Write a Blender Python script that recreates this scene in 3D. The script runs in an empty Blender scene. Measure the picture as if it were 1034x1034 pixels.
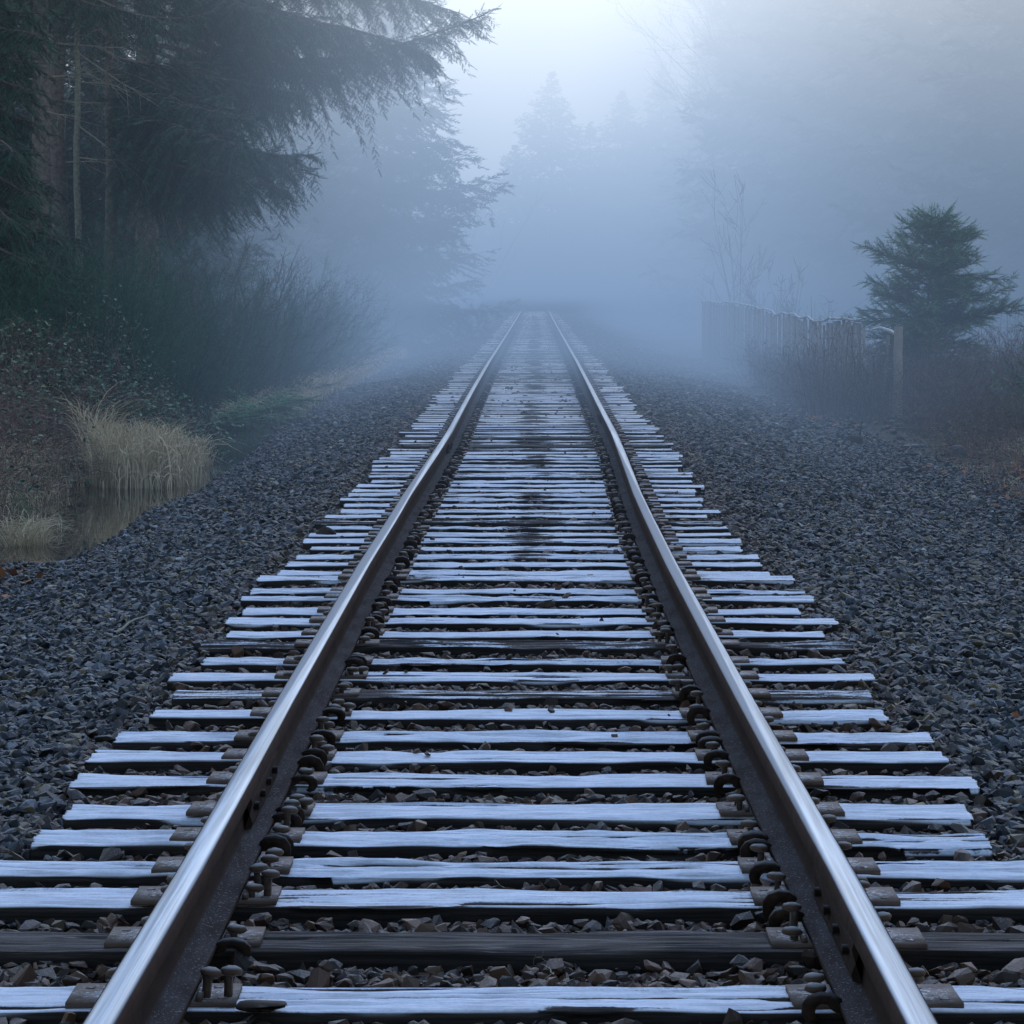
import bpy, math, random
import numpy as np
from mathutils import Vector, Matrix
PI = math.pi
random.seed(7)
RNG = np.random.default_rng(11)
S = bpy.context.scene
COL = S.collection
F, VX, VY, CAMZ = 3100.0, 541.0, 293.0, 1.52      # focal length in px of the photo, vanishing point, eye height over the ties
XC = -0.046                                        # centre line of the track

# ------------------------------------------------------------------ profile of the place
_TY = [0, 18, 28, 40, 52, 90, 170, 253, 300, 400, 700]
_TZ = [0, 0, .04, .09, .12, .13, .19, .28, -.2, -3.2, -9.]
_WY = [0, 7, 10, 15, 20, 24, 28, 36, 60, 700]
_WX = [0, 0, -.02, -.042, -.04, -.014, .008, 0, 0, 0]
def tz(y): return np.interp(y, _TY, _TZ)
def tx(y): return XC + np.interp(y, _WY, _WX)
def sstep(a, b, v):
    t = np.clip((v - a) / (b - a), 0, 1); return t * t * (3 - 2 * t)
_nz = np.random.default_rng(3)
_NG = _nz.random((64, 64))
def vnoise(x, y):
    x = np.asarray(x, float); y = np.asarray(y, float)
    xi = np.floor(x).astype(int); yi = np.floor(y).astype(int)
    fx = x - xi; fy = y - yi; fx = fx * fx * (3 - 2 * fx); fy = fy * fy * (3 - 2 * fy)
    g = lambda a, b: _NG[a % 64, b % 64]
    return (g(xi, yi) * (1 - fx) + g(xi + 1, yi) * fx) * (1 - fy) + (g(xi, yi + 1) * (1 - fx) + g(xi + 1, yi + 1) * fx) * fy
def gz(x, y):
    """height of the ground"""
    x = np.asarray(x, float); y = np.asarray(y, float)
    t = tz(y); d = x - tx(y); a = np.abs(d)
    prof_l = np.interp(-d, [0, 1.3, 1.42, 1.75, 2.6, 3.25, 3.5, 4.5, 4.85, 5.6, 7.5, 12, 30, 400], [-.068, -.068, -.05, -.075, -.27, -.45, -.56, -.58, -.40, -.02, .35, .7, 1.2, 2])
    pond = sstep(21.3, 23.4, y) * (1 - sstep(38, 42, y))
    ditch = sstep(3.2, 3.6, -d) * (1 - sstep(4.5, 4.9, -d))
    prof_l = prof_l - ditch * pond * .14 + ditch * (1 - pond) * .13
    prof_r = np.interp(d, [0, 1.3, 1.42, 1.75, 2.6, 3.6, 5, 8, 14, 30, 400], [-.068, -.068, -.05, -.08, -.22, -.36, -.36, -.15, .1, .5, 1])
    z = np.where(d < 0, prof_l, prof_r)
    n = (vnoise(x * 1.3 + 5, y * .9 + 9) - .5) * .07 + (vnoise(x * .35 + 3, y * .3) - .5) * .16
    z = z + n * sstep(1.8, 3.2, a)
    z = z + (vnoise(x * 3.1, y * 3.1) - .5) * .025 * sstep(1.35, 1.6, a)
    return z + t
def px(u, v, Y):
    return Vector(((u - VX) / F * Y, Y, CAMZ - (v - VY) / F * Y))

# ------------------------------------------------------------------ object helpers
def tag(o, label=None, cat=None, group=None, kind=None):
    if label: o['label'] = label
    if cat: o['category'] = cat
    if group: o['group'] = group
    if kind: o['kind'] = kind
    return o
def empty(name, loc, rz=0):
    o = bpy.data.objects.new(name, None); COL.objects.link(o); o.location = loc; o.rotation_euler[2] = rz
    o.empty_display_size = .2
    return o
def mesh_np(name, V, Fc, mat=None, smooth=False, attrs=None):
    """V (n,3); Fc list of arrays (m,k) with the same k each"""
    if not isinstance(Fc, (list, tuple)): Fc = [Fc]
    me = bpy.data.meshes.new(name)
    V = np.asarray(V, np.float32); Fc = [np.asarray(f, np.int32) for f in Fc if len(f)]
    me.vertices.add(len(V)); me.vertices.foreach_set('co', V.ravel())
    nl = sum(f.size for f in Fc); npoly = sum(len(f) for f in Fc)
    me.loops.add(nl); me.loops.foreach_set('vertex_index', np.concatenate([f.ravel() for f in Fc]))
    tot = np.concatenate([np.full(len(f), f.shape[1], np.int32) for f in Fc])
    st = np.concatenate([[0], np.cumsum(tot)[:-1]]).astype(np.int32)
    me.polygons.add(npoly); me.polygons.foreach_set('loop_start', st); me.polygons.foreach_set('loop_total', tot)
    if smooth: me.polygons.foreach_set('use_smooth', np.ones(npoly, bool))
    for k, v in (attrs or {}).items():
        at = me.attributes.new(k, 'FLOAT', 'POINT'); at.data.foreach_set('value', np.asarray(v, np.float32))
    me.update(calc_edges=True)
    if mat: me.materials.append(mat)
    return me
def obj(name, me, parent=None, loc=(0, 0, 0)):
    o = bpy.data.objects.new(name, me); COL.objects.link(o); o.location = loc
    if parent: o.parent = parent
    return o
class MB:
    """collects pieces into one mesh"""
    def __init__(s): s.V = []; s.T = []; s.Q = []; s.A = []; s.n = 0
    def add(s, V, T=None, Q=None, tint=0.):
        V = np.asarray(V, float).reshape(-1, 3)
        if T is not None and len(T): s.T.append(np.asarray(T) + s.n)
        if Q is not None and len(Q): s.Q.append(np.asarray(Q) + s.n)
        s.V.append(V); s.A.append(np.broadcast_to(np.asarray(tint, float), (len(V),))); s.n += len(V)
    def tube(s, P, R, k=5, tint=0.):
        P = np.asarray(P, float); n = len(P); R = np.broadcast_to(np.asarray(R, float), (n,))
        d = np.gradient(P, axis=0); d /= np.linalg.norm(d, axis=1)[:, None] + 1e-9
        up = np.array([0, 0, 1.]) if abs(d[:, 2]).mean() < .8 else np.array([1., 0, 0])
        a = np.cross(d, up); a /= np.linalg.norm(a, axis=1)[:, None] + 1e-9; b = np.cross(d, a)
        th = np.arange(k) * 2 * PI / k
        V = P[:, None] + R[:, None, None] * (a[:, None] * np.cos(th)[None, :, None] + b[:, None] * np.sin(th)[None, :, None])
        i = np.arange(n - 1)[:, None] * k; j = np.arange(k)[None]; j2 = (j + 1) % k
        Q = np.stack([i + j, i + j2, i + k + j2, i + k + j], -1).reshape(-1, 4)
        s.add(V, None, Q, tint)
    def tubes(s, P, R, k=3, tint=0.):
        """P (N,K,3), R (N,K)"""
        N, K = P.shape[:2]
        if N == 0: return
        R = np.broadcast_to(R, (N, K))
        d = np.gradient(P, axis=1); d /= np.linalg.norm(d, axis=2)[..., None] + 1e-9
        up = np.where(np.abs(d[..., 2:3]) > .9, np.array([1., 0, 0]), np.array([0, 0, 1.]))
        a = np.cross(d, up); a /= np.linalg.norm(a, axis=2)[..., None] + 1e-9; b = np.cross(d, a)
        th = np.arange(k) * 2 * PI / k
        V = P[:, :, None] + R[:, :, None, None] * (a[:, :, None] * np.cos(th)[:, None] + b[:, :, None] * np.sin(th)[:, None])
        base = np.arange(N)[:, None, None] * K * k + np.arange(K - 1)[None, :, None] * k; j = np.arange(k)[None, None]; j2 = (j + 1) % k
        Q = np.stack([base + j, base + j2, base + k + j2, base + k + j], -1).reshape(-1, 4)
        t = np.broadcast_to(tint, (N,)) if np.ndim(tint) <= 1 else tint
        s.add(V, None, Q, np.repeat(t, K * k))
    def ribbons(s, P, W, tint=0., rng=RNG):
        """flat strips with a random facing: P (N,K,3), W (N,K) widths"""
        N, K = P.shape[:2]
        if N == 0: return
        W = np.broadcast_to(W, (N, K))
        d = P[:, -1] - P[:, 0]; r = rng.normal(size=(N, 3)); r[:, 2] *= .4
        a = np.cross(d, r); a /= np.linalg.norm(a, axis=1)[:, None] + 1e-9
        V = np.stack([P - a[:, None] * W[..., None] / 2, P + a[:, None] * W[..., None] / 2], 2)
        base = np.arange(N)[:, None] * K * 2 + np.arange(K - 1)[None] * 2
        Q = np.stack([base, base + 1, base + 3, base + 2], -1).reshape(-1, 4)
        s.add(V, None, Q, np.repeat(np.broadcast_to(tint, (N,)), K * 2))
    def scatter(s, tV, tT, pos, X, Y, Z, sc, tint=0.):
        """copies of template triangles at pos with axes X,Y,Z (N,3), size sc (N,)"""
        N = len(pos)
        if N == 0: return
        M = np.stack([X, Y, Z], -1) * np.asarray(sc).reshape(-1, 1, 1)
        V = np.einsum('nij,kj->nki', M, tV) + pos[:, None]
        T = tT[None] + (np.arange(N) * len(tV))[:, None, None]
        s.add(V, T.reshape(-1, 3), None, np.repeat(np.broadcast_to(tint, (N,)), len(tV)))
    def box(s, c, d, tint=0., M=None):
        x, y, z = np.asarray(d) / 2.
        V = np.array([[-x, -y, -z], [x, -y, -z], [x, y, -z], [-x, y, -z], [-x, -y, z], [x, -y, z], [x, y, z], [-x, y, z]])
        if M is not None: V = V @ np.asarray(M).T
        s.add(V + np.asarray(c), None, [[0, 3, 2, 1], [4, 5, 6, 7], [0, 1, 5, 4], [1, 2, 6, 5], [2, 3, 7, 6], [3, 0, 4, 7]], tint)
    def mesh(s, name, mat=None, smooth=False):
        fc = []
        if s.T: fc.append(np.concatenate(s.T))
        if s.Q: fc.append(np.concatenate(s.Q))
        return mesh_np(name, np.concatenate(s.V), fc, mat, smooth, {'tint': np.concatenate(s.A)})
    def build(s, name, mat, parent=None, smooth=False, loc=(0, 0, 0)):
        return obj(name, s.mesh(name, mat, smooth), parent, loc)
def nrm(v): return v / (np.linalg.norm(v, axis=-1, keepdims=True) + 1e-9)

# ------------------------------------------------------------------ materials
def new_mat(name):
    m = bpy.data.materials.new(name); m.use_nodes = True
    nt = m.node_tree; nt.nodes.clear()
    out = nt.nodes.new('ShaderNodeOutputMaterial')
    return m, nt, out
class NT:
    def __init__(s, nt): s.nt = nt
    def n(s, t, **k):
        x = s.nt.nodes.new(t)
        for a, b in k.items():
            if a == 'op': x.operation = b
            else: setattr(x, a, b)
        return x
    def l(s, a, b): s.nt.links.new(a, b)
    def val(s, sock, v):
        if hasattr(v, 'is_output'): s.l(v, sock)
        else: sock.default_value = v
    def math(s, op, a, b=None, clamp=False):
        x = s.n('ShaderNodeMath', op=op); x.use_clamp = clamp; s.val(x.inputs[0], a)
        if b is not None: s.val(x.inputs[1], b)
        return x.outputs[0]
    def mix(s, f, a, b):
        x = s.n('ShaderNodeMix', data_type='RGBA'); s.val(x.inputs[0], f)
        s.val(x.inputs[6], a if hasattr(a, 'is_output') else (*a, 1)); s.val(x.inputs[7], b if hasattr(b, 'is_output') else (*b, 1))
        return x.outputs[2]
    def ramp(s, f, a, b, lo=0., hi=1.):
        x = s.n('ShaderNodeMapRange', interpolation_type='SMOOTHSTEP'); s.val(x.inputs[0], f)
        x.inputs[1].default_value = a; x.inputs[2].default_value = b; x.inputs[3].default_value = lo; x.inputs[4].default_value = hi
        return x.outputs[0]
    def noise(s, vec, scale, detail=4, rough=.55, out=0):
        x = s.n('ShaderNodeTexNoise'); s.l(vec, x.inputs['Vector']) if vec is not None else None
        x.inputs['Scale'].default_value = scale; x.inputs['Detail'].default_value = detail; x.inputs['Roughness'].default_value = rough
        return x.outputs[out]
    def mapping(s, vec, sc=(1, 1, 1), loc=(0, 0, 0)):
        x = s.n('ShaderNodeMapping'); s.l(vec, x.inputs[0]); x.inputs['Scale'].default_value = sc; x.inputs['Location'].default_value = loc
        return x.outputs[0]
    def attr(s, name, kind='GEOMETRY'):
        x = s.n('ShaderNodeAttribute', attribute_name=name, attribute_type=kind); return x.outputs['Fac']
    def geo(s): return s.n('ShaderNodeNewGeometry')
    def bsdf(s, col, rough=.8, metal=0., spec=.4, bump=None, bstr=.3, bdist=.01):
        b = s.n('ShaderNodeBsdfPrincipled'); s.val(b.inputs['Base Color'], col if hasattr(col, 'is_output') else (*col, 1))
        s.val(b.inputs['Roughness'], rough); s.val(b.inputs['Metallic'], metal); b.inputs['Specular IOR Level'].default_value = spec
        if bump is not None:
            u = s.n('ShaderNodeBump'); u.inputs['Strength'].default_value = bstr; u.inputs['Distance'].default_value = bdist
            s.l(bump, u.inputs['Height']); s.l(u.outputs[0], b.inputs['Normal'])
        return b
def simple(name, c1, c2, rough=.85, nscale=3., spec=.2, frost=0.):
    """two colours mixed by the per-piece tint attribute and a noise; a little frost on faces that look up"""
    m, nt, out = new_mat(name); N = NT(nt); g = N.geo()
    no = N.noise(g.outputs['Position'], nscale, 3)
    f = N.math('ADD', N.math('MULTIPLY', N.attr('tint'), .7), N.math('MULTIPLY', N.math('SUBTRACT', no, .5), 1.1), clamp=True)
    c = N.mix(f, c1, c2)
    if frost:
        sx = N.n('ShaderNodeSeparateXYZ'); N.l(g.outputs['Normal'], sx.inputs[0])
        fr = N.math('MULTIPLY', N.ramp(N.math('ABSOLUTE', sx.outputs[2]), .5, .95), frost)
        c = N.mix(fr, c, (.6, .65, .72))
    N.l(N.bsdf(c, rough, spec=spec).outputs[0], out.inputs[0])
    return m
M = {}
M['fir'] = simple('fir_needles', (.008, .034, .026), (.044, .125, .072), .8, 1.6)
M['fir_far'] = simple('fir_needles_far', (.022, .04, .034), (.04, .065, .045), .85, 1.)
M['fir_green'] = simple('young_fir_needles', (.045, .13, .07), (.15, .33, .15), .75, 3.)
M['bark'] = simple('fir_bark', (.09, .07, .065), (.30, .27, .26), .95, 14.)
M['lichen'] = simple('lichened_bark', (.12, .12, .10), (.46, .48, .40), .95, 22.)
M['dead'] = simple('dead_twig', (.14, .13, .11), (.40, .38, .32), .9, 6.)
M['twig'] = simple('bare_twig', (.07, .052, .052), (.24, .19, .18), .9, 4.)
M['alder'] = simple('alder_bark', (.07, .065, .062), (.17, .165, .16), .9, 2.)
M['cane'] = simple('bramble_cane', (.10, .065, .065), (.38, .27, .24), .8, 5.)
M['bleaf'] = simple('bramble_leaf', (.03, .085, .055), (.16, .27, .17), .6, 7., .35, .0)
M['broom'] = simple('broom_stem', (.020, .070, .048), (.080, .165, .105), .8, 2.)
M['straw'] = simple('dry_grass', (.40, .31, .20), (.88, .75, .56), .8, 3.)
M['grass'] = simple('green_grass', (.03, .075, .02), (.11, .2, .06), .75, 3.)
M['leaf'] = simple('fallen_leaf', (.15, .055, .025), (.42, .17, .07), .8, 30.)
M['fence'] = simple('weathered_fence_wood', (.16, .145, .14), (.40, .37, .345), .9, 9., .2, .0)
M['post'] = simple('grey_post_wood', (.17, .155, .15), (.38, .355, .33), .9, 5., .2)
M['fence_top'] = simple('frosty_fence_wood', (.3, .3, .31), (.6, .62, .66), .9, 9., .2, .8)
M['spike'] = simple('rusty_spike', (.035, .024, .02), (.135, .078, .05), .75, 60., .35, .25)
M['anchor'] = simple('rusty_anchor', (.014, .010, .009), (.10, .058, .042), .9, 30., .1, .12)
M['boulder'] = simple('boulder', (.07, .075, .085), (.16, .165, .175), .8, 12., .35, .15)
M['brownrock'] = simple('brown_rock', (.05, .035, .026), (.13, .09, .065), .85, 25., .3, .0)
M['blue'] = simple('blue_plastic', (.05, .2, .6), (.06, .25, .7), .4, 1., .5)
M['bareiron'] = simple('iron_bar', (.03, .03, .03), (.07, .06, .055), .6, 9., .5)

def mat_tie():
    m, nt, out = new_mat('frosted_tie_wood'); N = NT(nt); g = N.geo(); oi = N.n('ShaderNodeObjectInfo')
    tc = N.n('ShaderNodeTexCoord')
    off = N.n('ShaderNodeVectorMath', operation='ADD'); N.l(tc.outputs['Object'], off.inputs[0])
    cx = N.n('ShaderNodeCombineXYZ'); N.l(N.math('MULTIPLY', oi.outputs['Random'], 37.), cx.inputs[0]); N.l(N.math('MULTIPLY', oi.outputs['Random'], 91.), cx.inputs[1])
    N.l(cx.outputs[0], off.inputs[1])
    grain = N.noise(N.mapping(off.outputs[0], (1.6, 60, 60)), 1.6, 7, .68)
    broad = N.noise(N.mapping(off.outputs[0], (1.2, 7, 5)), 2.2, 5, .65)
    fine = N.noise(off.outputs[0], 90., 4, .7)
    wood = N.mix(N.ramp(grain, .3, .75), (.007, .005, .005), (.13, .10, .09))
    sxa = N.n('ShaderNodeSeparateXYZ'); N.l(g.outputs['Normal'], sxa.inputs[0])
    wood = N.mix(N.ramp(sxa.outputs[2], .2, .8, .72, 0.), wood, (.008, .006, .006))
    sx = N.n('ShaderNodeSeparateXYZ'); N.l(g.outputs['Normal'], sx.inputs[0])
    px_ = N.n('ShaderNodeSeparateXYZ'); N.l(g.outputs['Position'], px_.inputs[0])
    up = N.ramp(sx.outputs[2], .45, .9)
    crack = N.attr('crack')
    sc = N.n('ShaderNodeSeparateColor'); N.l(oi.outputs['Color'], sc.inputs[0])
    amount = sc.outputs[0]
    streak = N.noise(N.mapping(off.outputs[0], (.9, 24, 10), (3, 1, 0)), 2.0, 4, .6)
    v = N.math('ADD', N.math('MULTIPLY', grain, .42), N.math('ADD', N.math('MULTIPLY', broad, .55), N.math('MULTIPLY', streak, .63)))
    v = N.math('ADD', v, N.math('MULTIPLY', N.math('SUBTRACT', fine, .5), .22))
    v = N.math('SUBTRACT', v, N.math('MULTIPLY', crack, 1.3))
    # oil dripped along the middle of the track, dirt beside the rails
    ax = N.math('ABSOLUTE', N.math('ADD', px_.outputs[0], .02))
    oil = N.math('MULTIPLY', N.ramp(ax, .02, .26, 1., 0.), N.math('MULTIPLY', N.ramp(px_.outputs[1], 11, 19), .20))
    side = N.ramp(N.math('ABSOLUTE', N.math('SUBTRACT', ax, .74)), .16, .30, .10, 0.)
    v = N.math('SUBTRACT', N.math('SUBTRACT', v, N.math('MULTIPLY', oil, N.ramp(N.noise(N.mapping(g.outputs['Position'], (1.5, .35, 1)), 1., 3), .38, .62, .1, 1.35))), side)
    v = N.math('ADD', v, N.math('SUBTRACT', amount, .5))
    patch = N.ramp(N.noise(N.mapping(off.outputs[0], (3.5, 22, 5)), 1.6, 5, .7), .34, .56, .72, 1.)
    fr = N.math('MULTIPLY', N.math('MULTIPLY', N.ramp(v, .635, .745), patch), up)
    fr = N.math('MULTIPLY', fr, N.math('ADD', .72, N.math('MULTIPLY', fine, .5), clamp=True))
    # thin frost catching the grain on the sides
    fr2 = N.math('MULTIPLY', N.ramp(grain, .6, .8), N.math('MULTIPLY', N.ramp(sx.outputs[2], .1, .8), .10))
    fr = N.math('ADD', fr, fr2, clamp=True)
    fr = N.math('ADD', fr, N.math('MULTIPLY', N.ramp(grain, .50, .72), N.math('MULTIPLY', up, .14)), clamp=True)
    col = N.mix(fr, wood, (.82, .83, .93))
    N.l(N.bsdf(col, .85, spec=.25, bump=N.math('ADD', grain, N.math('MULTIPLY', fine, .25)), bstr=.7, bdist=.006).outputs[0], out.inputs[0])
    return m
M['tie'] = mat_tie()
def mat_plate():
    m, nt, out = new_mat('rusty_plate_with_frost_specks'); N = NT(nt); g = N.geo()
    P = g.outputs['Position']
    sx = N.n('ShaderNodeSeparateXYZ'); N.l(g.outputs['Normal'], sx.inputs[0])
    n1 = N.noise(P, 25., 5); n2 = N.noise(P, 75., 4, .7)
    c = N.mix(n1, (.045, .03, .026), (.15, .095, .075))
    fr = N.math('MULTIPLY', N.ramp(n2, .55, .60), N.ramp(sx.outputs[2], .6, .9))
    fr = N.math('MULTIPLY', fr, .85)
    fr = N.math('ADD', fr, N.math('MULTIPLY', N.ramp(n1, .3, .7), N.math('MULTIPLY', N.ramp(sx.outputs[2], .6, .9), .38)), clamp=True)
    c = N.mix(fr, c, (.62, .64, .72))
    N.l(N.bsdf(c, .75, spec=.4, bump=n2, bstr=.5, bdist=.003).outputs[0], out.inputs[0])
    return m
M['plate'] = mat_plate()
def mat_head():
    m, nt, out = new_mat('polished_rail_steel'); N = NT(nt); g = N.geo(); P = g.outputs['Position']
    tc = N.n('ShaderNodeTexCoord'); O = tc.outputs['Object']
    st = N.noise(N.mapping(O, (160, 1.2, 60)), 1., 5, .6)
    st2 = N.noise(N.mapping(O, (60, .5, 20), (5, 3, 1)), 1., 5, .65)
    sx = N.n('ShaderNodeSeparateXYZ'); N.l(g.outputs['Normal'], sx.inputs[0])
    ob = N.n('ShaderNodeSeparateXYZ'); N.l(O, ob.inputs[0])
    ax = N.math('ABSOLUTE', N.math('SUBTRACT', ob.outputs[0], 0.))
    up = N.ramp(sx.outputs[2], .72, .93)
    # worn bright band in the middle, duller shoulders
    band = N.math('MULTIPLY', N.ramp(N.math('ADD', ax, N.math('MULTIPLY', N.math('SUBTRACT', st2, .5), .02)), .018, .029, 1., 0.), up)
    rust = N.mix(N.noise(P, 14., 5), (.02, .014, .013), (.075, .046, .036))
    dull = N.mix(st, (.10, .11, .13), (.26, .275, .31))
    steel = N.mix(N.ramp(N.math('ADD', N.math('MULTIPLY', st2, .6), N.math('MULTIPLY', st, .4)), .36, .62), (.13, .155, .195), (.36, .41, .48))
    c = N.mix(up, rust, N.mix(band, dull, steel))
    metal = N.math('MULTIPLY', up, .92)
    ro = N.math('ADD', N.math('SUBTRACT', .66, N.math('MULTIPLY', band, .32)), N.math('MULTIPLY', N.math('SUBTRACT', st, .5), .25))
    ro = N.math('ADD', N.math('MULTIPLY', ro, up), N.math('MULTIPLY', N.math('SUBTRACT', 1., up), .95))
    hb = N.bsdf(c, ro, metal, .5, bump=N.math('ADD', st, N.math('MULTIPLY', N.noise(P, 3.), 1.)), bstr=.12, bdist=.003); N.l(N.math('ADD', .04, N.math('MULTIPLY', up, .4)), hb.inputs['Specular IOR Level']); N.l(hb.outputs[0], out.inputs[0])
    return m
M['head'] = mat_head()
def mat_foot():
    m, nt, out = new_mat('rail_web_rust'); N = NT(nt); g = N.geo(); P = g.outputs['Position']
    sx = N.n('ShaderNodeSeparateXYZ'); N.l(g.outputs['Normal'], sx.inputs[0])
    n1 = N.noise(N.mapping(P, (8, 2, 8)), 2., 6, .6); n2 = N.noise(P, 150., 2)
    c = N.mix(n1, (.014, .010, .010), (.060, .038, .031))
    up = N.ramp(sx.outputs[2], .4, .9)
    c = N.mix(N.math('MULTIPLY', up, N.ramp(n1, .25, .7, .1, .5)), c, (.085, .09, .11))
    c = N.mix(N.math('MULTIPLY', N.ramp(n2, .62, .7), N.math('MULTIPLY', up, .4)), c, (.6, .62, .7))
    N.l(N.bsdf(c, .95, spec=.06, bump=N.math('ADD', n1, n2), bstr=.6, bdist=.004).outputs[0], out.inputs[0])
    return m
M['foot'] = mat_foot()
def mat_stone():
    m, nt, out = new_mat('ballast_stone'); N = NT(nt); g = N.geo(); P = g.outputs['Position']
    r = N.attr('rnd', 'INSTANCER'); r2 = N.attr('rnd2', 'INSTANCER')
    sx = N.n('ShaderNodeSeparateXYZ'); N.l(g.outputs['Normal'], sx.inputs[0])
    sp = N.n('ShaderNodeSeparateXYZ'); N.l(P, sp.inputs[0])
    ax = N.math('ABSOLUTE', N.math('SUBTRACT', sp.outputs[0], XC))
    n = N.noise(P, 45., 4)
    grey = N.mix(N.math('POWER', r, 3.0), (.009, .012, .018), (.10, .12, .155))
    tan = N.mix(r, (.05, .038, .024), (.20, .15, .085))
    grey = N.mix(N.ramp(r2, .80, .97), grey, tan)
    grey = N.mix(N.ramp(r2, .02, .0), grey, (.30, .32, .34))
    brown = N.mix(N.math('POWER', r, 1.6), (.020, .011, .008), (.17, .085, .048))
    inside = N.math('MULTIPLY', N.ramp(N.math('ADD', ax, N.math('MULTIPLY', N.math('SUBTRACT', r2, .5), .5)), 1.15, 1.6, 1., 0.), .9)
    c = N.mix(inside, grey, brown)
    c = N.mix(N.math('MULTIPLY', n, .5), c, N.mix(.5, c, (.02, .02, .022)))
    fr = N.math('MULTIPLY', N.ramp(N.noise(P, 200., 2), .58, .7), N.math('MULTIPLY', N.ramp(sx.outputs[2], .5, .95), .22))
    c = N.mix(fr, c, (.6, .65, .75))
    N.l(N.bsdf(c, .6, spec=.35, bump=n, bstr=.5, bdist=.004).outputs[0], out.inputs[0])
    return m
M['stone'] = mat_stone()
def mat_ground():
    m, nt, out = new_mat('ground_soil_and_gravel'); N = NT(nt); g = N.geo(); P = g.outputs['Position']
    sp = N.n('ShaderNodeSeparateXYZ'); N.l(P, sp.inputs[0])
    ax = N.math('ABSOLUTE', N.math('SUBTRACT', sp.outputs[0], XC))
    v = N.n('ShaderNodeTexVoronoi'); N.l(P, v.inputs['Vector']); v.inputs['Scale'].default_value = 22.
    gr = N.mix(v.outputs['Distance'], (.05, .053, .056), (.012, .013, .015))
    n = N.noise(P, 6., 6, .7); nb = N.noise(P, .8, 4)
    soil = N.mix(n, (.025, .02, .014), (.09, .065, .045))
    moss = N.mix(n, (.02, .035, .015), (.06, .085, .035))
    soil = N.mix(N.ramp(nb, .5, .62), soil, moss)
    edge = N.ramp(N.math('ADD', ax, N.math('MULTIPLY', N.math('SUBTRACT', nb, .5), 1.2)), 3.7, 4.7)
    c = N.mix(edge, gr, soil)
    N.l(N.bsdf(c, .92, spec=.2, bump=N.math('ADD', v.outputs['Distance'], n), bstr=.8, bdist=.03).outputs[0], out.inputs[0])
    return m
M['ground'] = mat_ground()
def mat_water():
    m, nt, out = new_mat('ditch_water'); N = NT(nt); g = N.geo(); P = g.outputs['Position']
    n = N.noise(N.mapping(P, (1, .4, 1)), 6., 2)
    b = N.bsdf((.016, .016, .013), .03, spec=1., bump=n, bstr=.03, bdist=.01)
    N.l(b.outputs[0], out.inputs[0])
    return m
M['water'] = mat_water()

# ------------------------------------------------------------------ ground
def build_ground():
    xs = np.concatenate([[-600, -300, -150, -80, -50, -35, -25, -20], np.arange(-16, -6, .4), np.arange(-6, 6.001, .12), np.arange(6.4, 16, .4), [20, 25, 35, 50, 80, 150, 300, 600]])
    ys = np.concatenate([[-40, -15, -5, 0, 3], np.arange(4, 60, .2), np.arange(60, 130, .8), np.arange(130, 320, 4), [340, 370, 400, 450, 520, 620, 800, 1200]])
    X, Y = np.meshgrid(xs, ys); Z = gz(X, Y)
    nx, ny = len(xs), len(ys)
    i = np.arange(ny - 1)[:, None] * nx; j = np.arange(nx - 1)[None]
    Q = np.stack([i + j, i + j + 1, i + nx + j + 1, i + nx + j], -1).reshape(-1, 4)
    me = mesh_np('ground', np.stack([X, Y, Z], -1).reshape(-1, 3), Q, M['ground'], True)
    tag(obj('ground', me), kind='structure')
build_ground()
WZ = -.515
def build_water():
    mb = MB(); z = WZ
    mb.add([[-5.6, 16, z], [-3.0, 16, z], [-3.0, 42, z + .0], [-5.6, 42, z]], None, [[0, 1, 2, 3]])
    o = mb.build('water', M['water']); tag(o, 'shallow brown ditch water left of the ballast', 'water', kind='structure')
build_water()

# ------------------------------------------------------------------ ties
# row of the photo, left end, right end (None = off frame), frost amount
ROWS = [(1016, None, None, .60), (957, -120, 1100, .12), (913, -45, 1075, .54), (880, -18, 1058, .64), (851, 35, 997, .80), (823, 68, 978, .80), (791, 75, 985, .68),
        (766, 90, 955, .66), (746, 117, 940, .62), (722.5, 154, 893, .85), (702, 176, 879, .38), (683, 173, 882, .58), (669, 206, 852, .52), (652, 204, 858, .34), (640.5, 231, 831, .80),
        (628, 230, 843, .66), (616.5, 247, 806, .72), (605, 245, 820, .60), (596, 255, 811, .68), (584.5, 262, 800, .50), (578.5, 283, 776, .66), (570, 290, 768, .6), (561.5, 300, 765, .6),
        (553, None, None, .62), (546, None, None, .6), (540, None, None, .62), (533, None, None, .6), (527, None, None, .38), (520, None, None, .62), (515, None, None, .6), (509, None, None, .6),
        (504, None, None, .62), (498.5, None, None, .55), (494, None, None, .6)]
def grain_noise(rng, nx, ny, sx, sy):
    g = rng.random((max(2, int(nx / sx)) + 2, max(2, int(ny / sy)) + 2))
    x = np.linspace(0, g.shape[0] - 1.001, nx); y = np.linspace(0, g.shape[1] - 1.001, ny)
    xi = x.astype(int); yi = y.astype(int); fx = (x - xi)[:, None]; fy = (y - yi)[None]
    fx = fx * fx * (3 - 2 * fx)
    A = g[np.ix_(xi, yi)]; B = g[np.ix_(xi + 1, yi)]; C = g[np.ix_(xi, yi + 1)]; D = g[np.ix_(xi + 1, yi + 1)]
    return (A * (1 - fx) + B * fx) * (1 - fy) + (C * (1 - fx) + D * fx) * fy
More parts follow.
